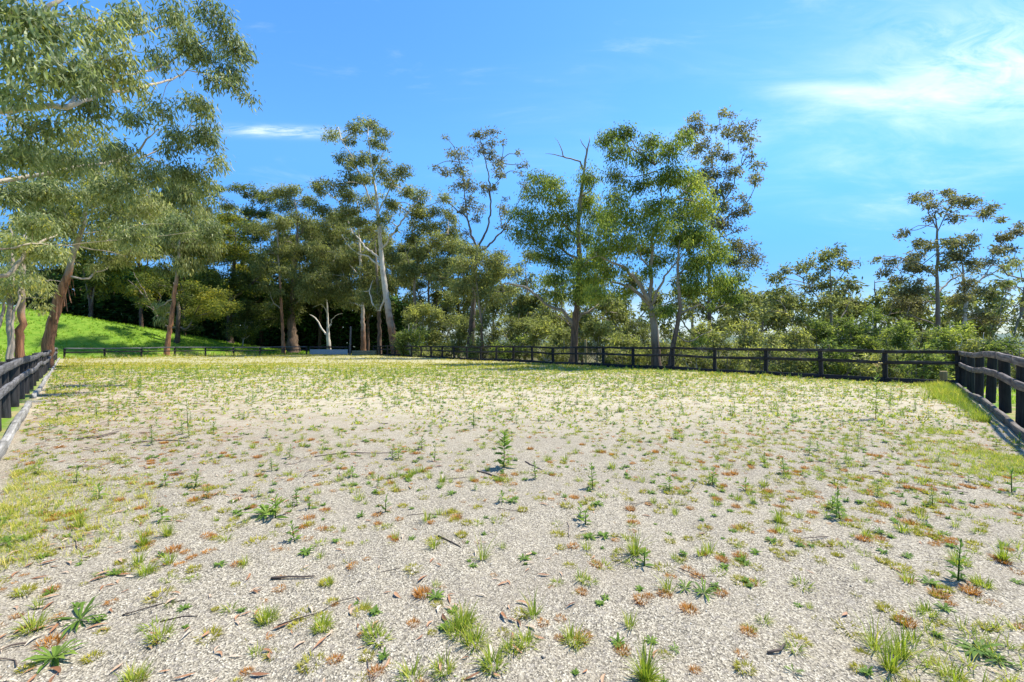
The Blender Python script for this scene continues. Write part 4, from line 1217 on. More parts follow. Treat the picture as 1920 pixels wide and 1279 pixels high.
    tree('gum_tree', 'forked gum with orange upper limbs next to the tall tiered gum', 39,
         [(1808, 660, 12), (1808, 600, 11), (1810, 560, 10), (1806, 520, 7), (1802, 480, 4)],
         [[(1811, 558, 7), (1830, 530, 6), (1850, 512, 4), (1865, 480, 3), (1885, 445, 1.5)], [(1850, 512, 4), (1875, 505, 3), (1900, 495, 2)], [(1806, 515, 4), (1795, 500, 3), (1785, 480, 2)]],
         g((1872, 448, 12, 7), (1886, 440, 11, 7), (1905, 432, 14, 6), (1912, 422, 9, 5), (1868, 468, 10, 8), (1855, 492, 10, 9), (1880, 470, 8, 8), (1820, 535, 18, 12), (1805, 555, 16, 10), (1838, 545, 14, 8), (1790, 565, 16, 10, .7), (1800, 585, 16, 10, .7), (1845, 585, 18, 10), (1862, 600, 14, 8), (1830, 500, 10, 8), (1900, 465, 10, 6)),
         'brown', 'bark_gum', L=0.29, W=0.10, hang=0.4, cover=1.05, tone=.5, seed=43, twig_r=0.022, cr=1.3, sprigs=3)
    tree('gum_tree', 'bare limbed gum reaching sideways over the round post fence', 25,
         [(1975, 700, 22), (1955, 650, 18), (1930, 610, 15), (1918, 585, 12), (1925, 540, 9), (1945, 490, 6)],
         [[(1955, 535, 6), (1915, 520, 4), (1890, 516, 4), (1870, 500, 3), (1843, 495, 1.5)], [(1918, 590, 8), (1905, 615, 6), (1895, 640, 4)], [(1940, 560, 4), (1905, 535, 3), (1880, 560, 2), (1875, 600, 1.5)], [(1920, 585, 4), (1890, 600, 3), (1860, 615, 1.5)], [(1935, 545, 3), (1900, 540, 2.5), (1868, 545, 1.5)], [(1930, 575, 3), (1900, 575, 2.5), (1870, 580, 1.5)]],
         g((1905, 490, 16, 12, .7), (1890, 505, 10, 8, .6), (1912, 560, 14, 8), (1890, 570, 12, 7), (1905, 595, 12, 8), (1880, 545, 9, 6), (1868, 585, 9, 6), (1915, 525, 10, 6)),
         'gum', 'bark_brown', L=0.22, W=0.07, hang=0.4, cover=0.5, tone=.45, seed=44, twig_r=0.014)
    # ---- leafy trees filling the left background
    for px, pt, pb, w, D, leaf, tone, sd, lab in (
            (60, 300, 640, 120, 62, 'gum', .5, 50, 'pale olive gum far up the slope behind twin stemmed gum'),
            (170, 290, 610, 120, 64, 'wattle', .75, 51, 'yellow tipped wattle high on the slope behind the leaning gum'),
            (265, 300, 600, 120, 66, 'wattle', .85, 52, 'golden green wattle behind the weeping gum crown'),
            (345, 340, 600, 100, 72, 'wattle', .5, 53, 'dark wattle closing the gap behind the weeping gum'),
            (-40, 330, 640, 110, 50, 'gum', .55, 54, 'olive gum on the slope outside the long rail fence'),
            (640, 400, 600, 110, 80, 'gum', .4, 55, 'distant olive gum behind the dead white tree'),
            (730, 420, 620, 110, 82, 'gum', .38, 56, 'distant dull gum behind the tallest pale gum'),
            (560, 420, 600, 100, 84, 'wattle', .35, 57, 'dark distant wattle behind the thick brown trunk'),
            (860, 460, 640, 130, 74, 'scrub', .4, 58, 'distant grey gum seen behind the sparse dark gum'),
            (985, 480, 650, 150, 62, 'scrub', .45, 59, 'thin grey green gum behind the long bare limb'),
            (1170, 515, 660, 180, 55, 'scrub', .42, 60, 'grey understorey gum behind the broad forked gum'),
            (1300, 525, 660, 150, 52, 'scrub', .5, 61, 'pale scrubby gum behind the slim companion gum'),
            (1425, 545, 660, 130, 48, 'scrub', .55, 62, 'light olive gum beyond the middle of the back fence'),
            (1520, 545, 660, 120, 50, 'scrub', .45, 68, 'grey green gum behind the rounded dark gum'),
            (1740, 545, 660, 130, 48, 'scrubg', .42, 69, 'leafy green gum behind the tall tiered gum'),
            (600, 415, 620, 130, 76, 'gum', .5, 70, 'fine leaved olive gum filling in behind dead white tree and pale trunk'),
            (690, 430, 630, 120, 74, 'gum', .45, 71, 'olive gum filling in between the two pale trunks'),
            (805, 430, 640, 130, 72, 'gum', .5, 72, 'olive gum filling in behind the spreading olive gum'),
            (490, 425, 620, 110, 78, 'wattle', .45, 73, 'deep green tree filling in behind the slender red stem'),
            (1090, 545, 660, 150, 50, 'scrub', .5, 74, 'pale scrub gum between the two forked gums'),
            (925, 500, 650, 110, 68, 'gum', .45, 64, 'hazy olive gum closing the gap beside the sparse dark gum'),
            (1060, 560, 660, 110, 60, 'scrub', .4, 65, 'low grey gum far behind the gum with dead spire'),
            (1400, 560, 660, 100, 60, 'gum', .5, 66, 'distant olive gum beyond the brown leaved gum'),
            (1860, 525, 660, 150, 44, 'scrub', .45, 67, 'dull green gum far beyond the round post fence'),
            (1640, 505, 660, 150, 46, 'scrub', .42, 63, 'mixed olive gum between rounded gum and tall tiered gum')):
        rng = np.random.default_rng(sd)
        cl = []
        n = int(w * (pb - pt) / 1150)
        for k in range(n):
            a = rng.uniform(0, 6.283)
            q = math.sqrt(rng.uniform(0, 1))
            cx = px + math.cos(a) * q * w / 2
            cy = (pt * 0.58 + pb * 0.42) + math.sin(a) * q * (pb - pt) * 0.44
            cl.append((cx, cy, rng.uniform(16, 30), rng.uniform(12, 22), tone + rng.normal(0, .1)))
        lb = [[(px, pb - 30, 5), (px + s * w * 0.2, (pt + pb) / 2, 4), (px + s * w * 0.35, pt + 40, 2)] for s in (-1, 1)]
        tree('background_tree', lab, D, [(px, pb, 10), (px + rng.uniform(-6, 6), (pt + pb) / 2, 7), (px, pt + 20, 3)], lb, cl, leaf, 'bark_brown', L=0.56, W=0.165, hang=0.6, cover=0.64, seed=sd, twig_r=0.03, sides=6)


all_trees()


# ------------------------------------------------------------------ scrub under the trees
def shrub(px, py, w, D, leaf, tone, sd, label, pb=None, cover=0.8, bare=9, name='shrub'):
    rng = np.random.default_rng(sd)
    x, y = (px - HX) / F * D, D
    zb = T1(x, y)
    pyb = HY - (zb - CH) * F / D
    top, bot = py, min(pyb, pb or pyb)
    n = max(6, int(w * (bot - top) / 340))
    cl = []
    for k in range(n):
        a = rng.uniform(0, 6.283)
        q = math.sqrt(rng.uniform(0, 1))
        cl.append((px + math.cos(a) * q * w * 0.46, (top * 0.52 + bot * 0.48) + math.sin(a) * q * (bot - top) * 0.45, rng.uniform(7, 18), rng.uniform(6, 13), tone + rng.normal(0, .13)))
    lb = []
    for k in range(bare):
        e = rng.uniform(-0.5, 0.5) * w
        lb.append([(px + e * 0.25, bot - (bot - top) * 0.05, 3.2 * 30 / D), (px + e * 0.6 + rng.uniform(-8, 8), bot - (bot - top) * rng.uniform(.3, .5), 2.4 * 30 / D), (px + e + rng.uniform(-8, 8), top + (bot - top) * rng.uniform(.05, .4), 1.0 * 30 / D)])
    return tree(name, label, D, [(px, pyb, 5 * 30 / D), (px + rng.uniform(-5, 5), (top + bot) / 2, 3.5 * 30 / D), (px + rng.uniform(-8, 8), top + 8, 1.5 * 30 / D)], lb, cl, leaf,
                random.choice(['bark_brown', 'bark_pale', 'bark_brown']), L=0.15 + 0.0035 * D, W=0.038 + 0.0012 * D, hang=0.15, cover=cover, seed=sd, cat='shrub', group=None, twig_r=0.012, sides=5, stick=True, wf=0.8, sprigs=1)


def all_scrub():
    rows = [
        (790, 555, 80, 54, 'scrub', .72, 'tall feathery yellow green shrub just behind the far back fence'),
        (835, 540, 70, 56, 'scrub', .45, 'grey green shrub between feathery shrub and dark gum trunk'),
        (770, 600, 60, 51, 'scrubg', .5, 'low dense green shrub beside the tallest gum base'),
        (860, 590, 60, 50, 'scrub', .5, 'rounded olive shrub against the dark gum trunk'),
        (925, 585, 70, 45, 'scrub', .55, 'olive shrub on the open side of the dark gum trunk'),
        (975, 580, 70, 42, 'scrub', .35, 'dull brownish shrub of thin upright stems'),
        (1020, 600, 70, 38, 'scrub', .55, 'light olive shrub under the long bare limb'),
        (955, 620, 60, 40, 'scrubg', .45, 'low green shrub behind the middle fence posts'),
        (1055, 620, 50, 36, 'scrub', .5, 'small olive shrub against the forked gum trunk'),
        (1120, 600, 80, 36, 'scrub', .5, 'twiggy olive shrub between the two forked gums'),
        (1165, 625, 70, 33, 'scrub', .62, 'pale low shrub before the broad gum'),
        (1190, 585, 70, 40, 'scrub', .4, 'grey shrub behind the broad gum trunk'),
        (1300, 600, 80, 34, 'scrub', .58, 'pale scrubby bush beside the slim companion gum'),
        (1345, 615, 80, 31, 'scrub', .5, 'twiggy bush with bare sticks beyond the fence'),
        (1395, 600, 80, 34, 'scrub', .62, 'light olive bush with drooping tips beyond the fence'),
        (1440, 625, 80, 29, 'scrub', .6, 'low pale bush beyond the fence midway to the corner'),
        (1490, 610, 80, 30, 'scrub', .58, 'olive bush under the rounded dark gum'),
        (1535, 600, 70, 31, 'scrubg', .4, 'dark green bush in front of the rounded gum stems'),
        (1595, 590, 80, 30, 'scrubg', .5, 'green bush on the corner side of the rounded gum'),
        (1640, 575, 90, 31, 'scrubg', .55, 'tall green bush between rounded gum and tiered gum'),
        (1690, 600, 80, 28, 'scrubg', .62, 'fresh green bush behind the last fence panels'),
        (1745, 610, 70, 30, 'scrub', .4, 'shaded bush at the foot of the tall tiered gum'),
        (1785, 598, 90, 26, 'scrubg', .75, 'bright lime green bush behind the fence corner'),
        (1840, 615, 80, 25, 'scrub', .62, 'grey green bush behind the first round posts'),
        (1890, 622, 80, 23, 'scrubg', .5, 'green bush beyond the round post fence'),
        (1940, 630, 80, 20, 'scrub', .55, 'pale bush at the end of the round post fence'),
        (1250, 640, 70, 31, 'scrub', .5, 'low scrub between the broad gum and its companion'),
        (1560, 640, 90, 25, 'scrubg', .42, 'low dark bush filling the space under the back fence rail'),
        (1650, 645, 90, 23, 'scrub', .5, 'low olive bush seen through the back fence rails'),
        (1730, 648, 80, 21.5, 'scrubg', .45, 'low green bush seen through the corner panel'),
        (1470, 650, 80, 25, 'scrub', .5, 'low twiggy bush seen through the middle rails'),
        (1380, 652, 80, 27.5, 'scrub', .55, 'low pale bush seen below the middle rail'),
        (1310, 655, 70, 29, 'scrub', .45, 'low scrub by the slim companion gum base'),
        (1180, 655, 70, 31.5, 'scrub', .5, 'low scrub on the near side of the broad gum'),
        (1030, 650, 70, 35, 'scrub', .5, 'low scrub by the forked gum seen through rails'),
        (900, 645, 70, 44, 'scrub', .5, 'low grassy scrub by the dark gum base'),
        (820, 645, 70, 49, 'scrub', .45, 'low scrub behind the far end of the back fence'),
        (455, 590, 60, 64, 'wattle', .35, 'dark low bush under the broad wattle'),
        (345, 600, 50, 62, 'wattle', .3, 'dark low bush beside the multi stemmed acacia'),
    ]
    for k, (px, py, w, D, leaf, tone, lab) in enumerate(rows):
        shrub(px, py, w, D, leaf, tone, 200 + k, lab, cover=0.66)


all_scrub()


def cypress_hedge():
    rng = np.random.default_rng(77)
    lv, st = Acc(), Acc()
    root = link('cypress_hedge', None)
    n = 15000
    px = rng.uniform(60, 775, n)
    s = (px - 60) / 715
    D = 74 + 4 * s + rng.uniform(-1.2, 3.0, n)
    x = (px - HX) / F * D
    zg = terrain(x, D)
    topy = np.interp(px, [60, 160, 300, 420, 600, 775], [520, 495, 505, 530, 535, 560]) + 14 * (vnoise(px * 0.03, px * 0 + 1, 5) - 0.5)
    ztop = CH + (HY - topy) / F * D
    z = zg + (ztop - zg) * rng.uniform(0.02, 1.0, n) ** 0.8
    pos = np.stack([x, D, z], -1)
    dr = unit(rng.standard_normal((n, 3)) * np.array([1, 1, .35]) + np.array([0, -0.8, -0.1]))
    face = np.tile(np.array([[0, 0, 1.0]]), (n, 1)) + rng.normal(0, .35, (n, 3))
    V, T, q = leaf_tris(pos, dr, rng.uniform(0.7, 1.5, n), rng.uniform(0.25, 0.5, n), rng, False, face)
    lv.add(V, T, np.repeat(np.clip(rng.normal(.5, .22, n), 0, 1), q))
    # inner wall of boughs so the hedge is closed
    for k in range(34):
        p = 66 + k * 21
        Dk = 77.5 + 4 * (p - 60) / 715
        xx = (p - HX) / F * Dk
        zz = T1(xx, Dk)
        V, T = tube([(xx, Dk, zz - .3), (xx + .1, Dk, zz + 4), (xx, Dk, zz + 9)], [.35, .25, .05], 6, .1, rng)
        st.add(V, T, 0.5, 0.1)
    c = np.concatenate(lv.V)
    o = np.array([c[:, 0].mean(), c[:, 1].mean(), 0])
    root.location = o
    tag(root, 'long dark cypress hedge closing off the bank behind the wattles', 'hedge')
    f = link('foliage', lv.mesh('foliage', M['hedge'], False, o), root)
    tag(f, kind='stuff')
    link('stems', st.mesh('stems', M['bark_dark'], True, o), root)
    # second, deeper layer of foliage
    lv2 = Acc()
    n = 9000
    px = rng.uniform(40, 790, n)
    D = 78 + 4 * (px - 60) / 715 + rng.uniform(0, 1.2, n)
    x = (px - HX) / F * D
    zg = terrain(x, D)
    ztop = CH + (HY - (np.interp(px, [60, 160, 300, 420, 600, 775], [520, 495, 505, 530, 535, 560]) + 6)) / F * D
    z = zg + (ztop - zg) * rng.uniform(0.0, 1.0, n)
    dr = unit(rng.standard_normal((n, 3)) * np.array([1, .3, 1]))
    face = np.tile(np.array([[0, 1.0, 0.2]]), (n, 1))
    V, T, q = leaf_tris(np.stack([x, D, z], -1), dr, 1.6, 0.8, rng, False, face)
    lv2.add(V, T, np.repeat(np.clip(rng.normal(.3, .15, n), 0, 1), q))
    f2 = link('inner_foliage', lv2.mesh('inner_foliage', M['hedge'], False, o), root)
    tag(f2, kind='stuff')


cypress_hedge()


# ------------------------------------------------------------------ ground plants
def tuft_proto(rng, n, h, r, w, lean, droop=0.3, segs=2):
    """grass tuft around the origin, unit metres"""
    a = rng.uniform(0, 2 * math.pi, n)
    rr = r * np.sqrt(rng.uniform(0, 1, n)) * 0.55
    b = np.stack([np.cos(a) * rr, np.sin(a) * rr, np.full(n, -0.004)], -1)
    az = a + rng.normal(0, 0.6, n)
    ln = np.clip(rng.normal(lean, 0.25, n), 0.05, 1.4)
    H = h * rng.uniform(0.5, 1.15, n)
    out = np.stack([np.cos(az) * np.sin(ln), np.sin(az) * np.sin(ln), np.cos(ln)], -1)
    side = unit(np.stack([-np.sin(az), np.cos(az), 0 * az], -1))
    mid = b + out * H[:, None] * 0.55
    tip = b + out * H[:, None] + np.stack([np.cos(az), np.sin(az), -np.ones(n)], -1) * (droop * H[:, None] * 0.45) * rng.uniform(0.2, 1, (n, 1))
    tip[:, 2] = np.maximum(tip[:, 2], 0.002)
    ww = (w * rng.uniform(0.6, 1.3, n))[:, None]
    V = np.stack([b - side * ww * .5, b + side * ww * .5, mid - side * ww * .42, mid + side * ww * .42, tip], 1).reshape(-1, 3)
    i = np.arange(n)[:, None] * 5
    T = np.concatenate([i + np.array([[0, 1, 3]]), i + np.array([[0, 3, 2]]), i + np.array([[2, 3, 4]])])
    t = np.repeat(np.clip(rng.normal(0.5, 0.2, n), 0, 1), 5)
    return V, T, t


def rosette_proto(rng, n, r, w, rise):
    """flat broad-leaved rosette"""
    a = np.arange(n) * 2.4 + rng.normal(0, 0.2, n)
    el = np.clip(rng.normal(rise, 0.18, n), 0.03, 1.3)
    L = r * rng.uniform(0.55, 1.1, n)
    d = np.stack([np.cos(a) * np.cos(el), np.sin(a) * np.cos(el), np.sin(el)], -1)
    side = np.stack([-np.sin(a), np.cos(a), 0 * a], -1)
    up = np.cross(d, side)
    b = np.zeros((n, 3)) + np.array([0, 0, 0.004])
    ww = (w * rng.uniform(.7, 1.2, n))[:, None]
    m1 = b + d * (L * .4)[:, None] + up * 0.02 * r
    m2 = b + d * (L * .75)[:, None]
    tip = b + d * L[:, None] - np.array([0, 0, 1]) * (L * .15)[:, None]
    tip[:, 2] = np.maximum(tip[:, 2], 0.003)
    V = np.stack([b, m1 - side * ww * .42, m1 + side * ww * .42, m2 - side * ww * .5, m2 + side * ww * .5, tip], 1).reshape(-1, 3)
    i = np.arange(n)[:, None] * 6
    T = np.concatenate([i + np.array([q]) for q in ([0, 2, 1], [1, 2, 4], [1, 4, 3], [3, 4, 5])])
    t = np.repeat(np.clip(rng.normal(.5, .2, n), 0, 1), 6)
    return V, T, t


def upright_proto(rng, h, nl, ll, lw):
    """leafy upright weed: stem plus lance leaves"""
    acc = Acc()
    bx, by = rng.normal(0, 0.06, 2) * h
    V, T = tube([(0, 0, -.01), (bx * .5, by * .5, h * .5), (bx, by, h)], [h * .016 + .0012, h * .012 + .001, h * .006], 5, 0, rng)
    acc.add(V, T, 0.3)
    f = np.linspace(0.06, 1.0, nl)
    a = np.arange(nl) * 2.4 + rng.normal(0, .3, nl)
    el = 0.25 + 0.9 * f ** 2 + rng.normal(0, .12, nl)
    L = ll * (1.0 - 0.45 * f) * rng.uniform(.7, 1.1, nl)
    d = np.stack([np.cos(a) * np.cos(el), np.sin(a) * np.cos(el), np.sin(el)], -1)
    b = np.stack([bx * f, by * f, h * f], -1)
    side = unit(np.stack([-np.sin(a), np.cos(a), rng.normal(0, .6, nl)], -1))
    ww = (lw * (1 - .35 * f))[:, None]
    m = b + d * (L * .45)[:, None]
    tip = b + d * L[:, None] - np.array([0, 0, 1]) * (L * .25)[:, None]
    V = np.stack([b, m - side * ww * .5, m + side * ww * .5, tip], 1).reshape(-1, 3)
    i = np.arange(nl)[:, None] * 4
    T = np.concatenate([i + np.array([[0, 2, 1]]), i + np.array([[1, 2, 3]])])
    acc.add(V, T, np.repeat(np.clip(rng.normal(.55, .18, nl), 0, 1), 4))
    return np.concatenate(acc.V), np.concatenate(acc.T), np.concatenate(acc.t)


def scatter_join(protos, pos, rotz, scale, which, tshift=None):
    """many copies of prototypes in one mesh"""
    Vs, Ts, ts = [], [], []
    n0 = 0
    for k, (V, T, t) in enumerate(protos):
        idx = np.nonzero(which == k)[0]
        if len(idx) == 0:
            continue
        c, s = np.cos(rotz[idx])[:, None], np.sin(rotz[idx])[:, None]
        sc = scale[idx][:, None]
        X = (V[None, :, 0] * c - V[None, :, 1] * s) * sc + pos[idx, 0][:, None]
        Y = (V[None, :, 0] * s + V[None, :, 1] * c) * sc + pos[idx, 1][:, None]
        Z = V[None, :, 2] * sc + pos[idx, 2][:, None]
        VV = np.stack([X, Y, Z], -1).reshape(-1, 3)
        TT = (T[None] + (np.arange(len(idx)) * len(V))[:, None, None]).reshape(-1, 3) + n0
        tt = np.tile(t, len(idx))
        if tshift is not None:
            tt = np.clip(tt + np.repeat(tshift[idx], len(V)), 0, 1)
        Vs.append(VV)
        Ts.append(TT)
        ts.append(tt)
        n0 += len(VV)
    return np.concatenate(Vs), np.concatenate(Ts), np.concatenate(ts)


def in_arena(x, y, m=0.15):
    a, b, c, d = edge_d(x, y)
    return np.maximum(np.maximum(a, b), np.maximum(c, d)) < -m


def in_view(x, y, m=1.03):
    D = np.maximum(y, 0.05)
    px = HX + F * x / D
    py = HY + F * CH / D
    return (y > 1.6) & (px > 960 - 960 * m) & (px < 960 + 960 * m) & (py < 1300)


def candidates(rng, n, d0, d1):
    """uniform points per ground area in the wedge in front of the camera"""
    y = np.sqrt(rng.uniform(d0 ** 2, d1 ** 2, n))
    x = rng.uniform(-1.26, 1.26, n) * y
    return x, y


def cover_density(x, y):
    """how much of the sand the weeds hold, 0..1, by place in the arena"""
    a, b, c, d = edge_d(x, y)
    n = vnoise(x * 0.55, y * 0.55, 12) * 0.6 + vnoise(x * 1.7, y * 1.7, 13) * 0.4
    base = np.interp(y, [1.5, 3.0, 4.5, 6.5, 9.0, 14, 22, 60], [0.60, 0.76, 1.0, 1.25, 1.35, 1.2, 1.1, 0.95])
    # worn bare sweep across the middle
    bare = np.exp(-(((x + 1.9) / 3.2) ** 2 + ((y - 6.6) / 1.9) ** 2))
    bare2 = np.exp(-(((x + 5.5) / 2.6) ** 2 + ((y - 7.5) / 2.6) ** 2))
    right = sstep(x / y, -0.1, 0.5) * sstep(y, 3.5, 6) * 0.25
    n2 = vnoise(x * 3.4, y * 3.4, 14) * 0.6 + vnoise(x * 8.0, y * 8.0, 15) * 0.4
    v = base * (0.30 + 1.3 * n) * (0.55 + 0.95 * sstep(n2, 0.25, 0.75)) + right * (0.3 + 0.7 * sstep(n2, 0.3, 0.7)) - 0.62 * base * np.maximum(bare, 0.6 * bare2)
    return np.clip(v, 0.02, 1.8)


LAND = [((945, 880), 'the solitary tall weed'), ((1642, 786), 'the tallest flowering weed'), ((517, 970), 'the broad leafed weed clump'), ((870, 1185), 'the thick bright grass clump'),
        ((1670, 1235), 'the long arching grass clumps'), ((120, 1200), 'the large strap leaved rosettes'), ((1897, 920), 'the fresh light green weed'), ((684, 745), 'the bushy dark weed'),
        ((352, 800), 'the slender far weed'), ((260, 745), 'the bushy green weed'), ((545, 1086), 'the dark slab of bark'), ((1460, 985), 'the golden grass clump'), ((1190, 1045), 'the long stalked grass clump'),
        ((680, 852), 'the long thin stick'), ((500, 1155), 'the domed olive clump'), ((290, 1012), 'the littered upright clumps'), ((1835, 1215), 'the margin rosettes'), ((1320, 1112), 'the dark spreading rosette'),
        ((1075, 1195), 'the olive clump by dry leaves'), ((905, 1050), 'the sparse long stalked clump'), ((1245, 725), 'the upright far weed'), ((180, 820), 'the peeled bark strip'), ((1098, 985), 'the little upright weed'),
        ((1870, 1060), 'the litter margin'), ((605, 1180), 'the flat olive clump'), ((723, 960), 'the small bright weed'), ((310, 1135), 'the thin brown stick'), ((1210, 1265), 'the wiry olive clump')]


def landmark(x, y):
    best, w = 1e9, ''
    for (px, py), nm in LAND:
        q = G(px, py)
        d = math.hypot(q[0] - x, q[1] - y)
        if d < best:
            best, w = d, nm
    return w


KINDS = {}
FRUST = []


def plant_kind(key, name, mat, protos, n_cand, gain, d0, d1, smin, smax, labels, cat, group, stuffname, dens=cover_density, seed=1, n_ind=300, far_scale=0.0, farp=None, midp=None):
    farp = farp or protos
    """scatter one kind: the ones that show largest as things, the rest as one mass"""
    rng = np.random.default_rng(seed)
    x, y = candidates(rng, n_cand, d0, d1)
    ok = in_arena(x, y) & in_view(x, y) & (rng.uniform(0, 1, len(x)) < dens(x, y) * gain)
    x, y = x[ok], y[ok]
    n = len(x)
    z = terrain(x, y)
    sc = rng.uniform(smin, smax, n) * (1 + far_scale * np.clip(y - 8, 0, 40))
    rz = rng.uniform(0, 6.283, n)
    wh = rng.integers(0, len(protos), n)
    pos = np.stack([x, y, z - 0.002], -1)
    order = np.argsort(-(sc / y) * rng.uniform(0.9, 1.1, n))
    ind, rest = order[:n_ind], order[n_ind:]
    meshes = [mesh_from(name, V, T, M[mat], t) for V, T, t in protos]
    for i in ind:
        o = link(name, meshes[wh[i]], loc=pos[i], rot=(0, 0, rz[i]), scale=float(sc[i]))
        size = 'little' if sc[i] < smin + (smax - smin) * 0.45 else 'larger'
        lm = landmark(x[i], y[i])
        tag(o, '%s %s nearest %s' % (size, labels[wh[i] % len(labels)], lm), cat, '%s %s by %s' % (size, group[wh[i] % len(group)], lm))
    if len(rest):
        for far, nm in ((False, stuffname), (True, 'far_' + stuffname)):
            sel = rest[(y[rest] > 7.5) == far]
            if len(sel) == 0:
                continue
            pr = farp if far else (midp or protos)
            V, T, t = scatter_join(pr, pos[sel], rz[sel], sc[sel], wh[sel], rng.normal(0, .12, len(sel)))
            tag(link(nm, mesh_from(nm, V, T, M[mat], t)), kind='stuff')
    return n


def ground_cover():
    r = np.random.default_rng(5)
    green = [tuft_proto(r, 44, .075, .05, .0042, .75), tuft_proto(r, 34, .10, .04, .0040, .45), tuft_proto(r, 54, .05, .06, .0042, .95)]
    olive = [tuft_proto(r, 110, .038, .075, .0046, .85), tuft_proto(r, 120, .034, .060, .0044, .7), tuft_proto(r, 120, .036, .110, .0052, 1.0)]
    dry = [tuft_proto(r, 130, .034, .060, .0036, .7), tuft_proto(r, 110, .026, .055, .0036, .9), tuft_proto(r, 140, .042, .065, .0036, .6)]
    ros = [rosette_proto(r, 16, .042, .011, .35), rosette_proto(r, 22, .036, .009, .5), rosette_proto(r, 20, .055, .012, .3)]
    upr = [upright_proto(r, .11, 22, .07, .018), upright_proto(r, .16, 28, .07, .017), upright_proto(r, .08, 16, .075, .020)]
    molive = [tuft_proto(r, 34, .036, .085, .0085, .9) for _ in range(3)]
    mdry = [tuft_proto(r, 30, .034, .060, .0066, .75) for _ in range(3)]
    fgreen = [tuft_proto(r, 5, .08, .08, .019, .7) for _ in range(3)]
    folive = [tuft_proto(r, 4, .038, .11, .030, .95) for _ in range(3)]
    fdry = [tuft_proto(r, 4, .032, .07, .023, .85) for _ in range(3)]
    fros = [rosette_proto(r, 4, .06, .034, .4) for _ in range(3)]
    lowg = ['bright spreading grass tuft', 'upright thin bladed grass tuft', 'flat splayed grass tuft']
    plant_kind('green', 'grass_tuft', 'grass', green, 90000, .16, 1.7, 30, .5, 1.3, lowg, 'grass tuft', ['spreading grass tufts on the sand', 'upright grass tufts on the sand', 'flat grass tufts on the sand'], 'scattered_grass', seed=61, far_scale=0.035, farp=fgreen)
    plant_kind('olive', 'moss_tuft', 'olive', olive, 160000, .235, 1.7, 34, .38, 1.25, ['low yellow olive tuft', 'tight domed olive tuft', 'wide olive mat of fine blades'], 'weed', ['low olive tufts', 'domed olive tufts', 'flat olive mats'], 'scattered_moss', seed=62, far_scale=0.05, farp=folive, midp=molive)
    plant_kind('dry', 'dry_tuft', 'dry', dry, 90000, .115, 1.7, 22, .40, 1.2, ['rusty orange dry tuft', 'flat brown dried tuft', 'domed orange dried cushion'], 'dry tuft', ['rusty dry tufts', 'low brown dry tufts', 'orange dried cushions'], 'scattered_dry_tufts', seed=63, far_scale=0.03, farp=fdry, midp=mdry)
    plant_kind('ros', 'weed_rosette', 'weed', ros, 90000, .10, 1.7, 26, .6, 1.35, ['dark green weed rosette', 'dense narrow leaved weed rosette', 'spreading green weed rosette'], 'weed', ['small weed rosettes', 'narrow leaved weed rosettes', 'broad weed rosettes'], 'scattered_rosettes', seed=64, far_scale=0.04, farp=fros)
    plant_kind('upr', 'leafy_weed', 'weed', upr, 40000, .030, 2.6, 28, .7, 1.5, ['short leafy weed sprout', 'tall narrow leaved weed sprout', 'stubby wide leaved weed sprout'], 'weed', ['short leafy weeds', 'taller leafy weeds', 'stubby leafy weeds'], 'scattered_weeds', seed=65, far_scale=0.02)


ground_cover()


def blade_field(name, mat, x, y, h, w, seed, lean=0.35, per=5, tint=0.5, r=0.08, kind='stuff', zoff=0.0):
    rng = np.random.default_rng(seed)
    protos = [tuft_proto(rng, per, 1.0, r, w, lean, 0.35) for _ in range(5)]
    n = len(x)
    z = terrain(x, y) + zoff
    V, T, t = scatter_join(protos, np.stack([x, y, z], -1), rng.uniform(0, 6.28, n), np.broadcast_to(h, (n,)) * rng.uniform(.6, 1.3, n), rng.integers(0, 5, n), np.broadcast_to(tint, (n,)) - 0.5 + rng.normal(0, .12, n))
    o = link(name, mesh_from(name, V, T, M[mat], t))
    tag(o, kind=kind)
    return o


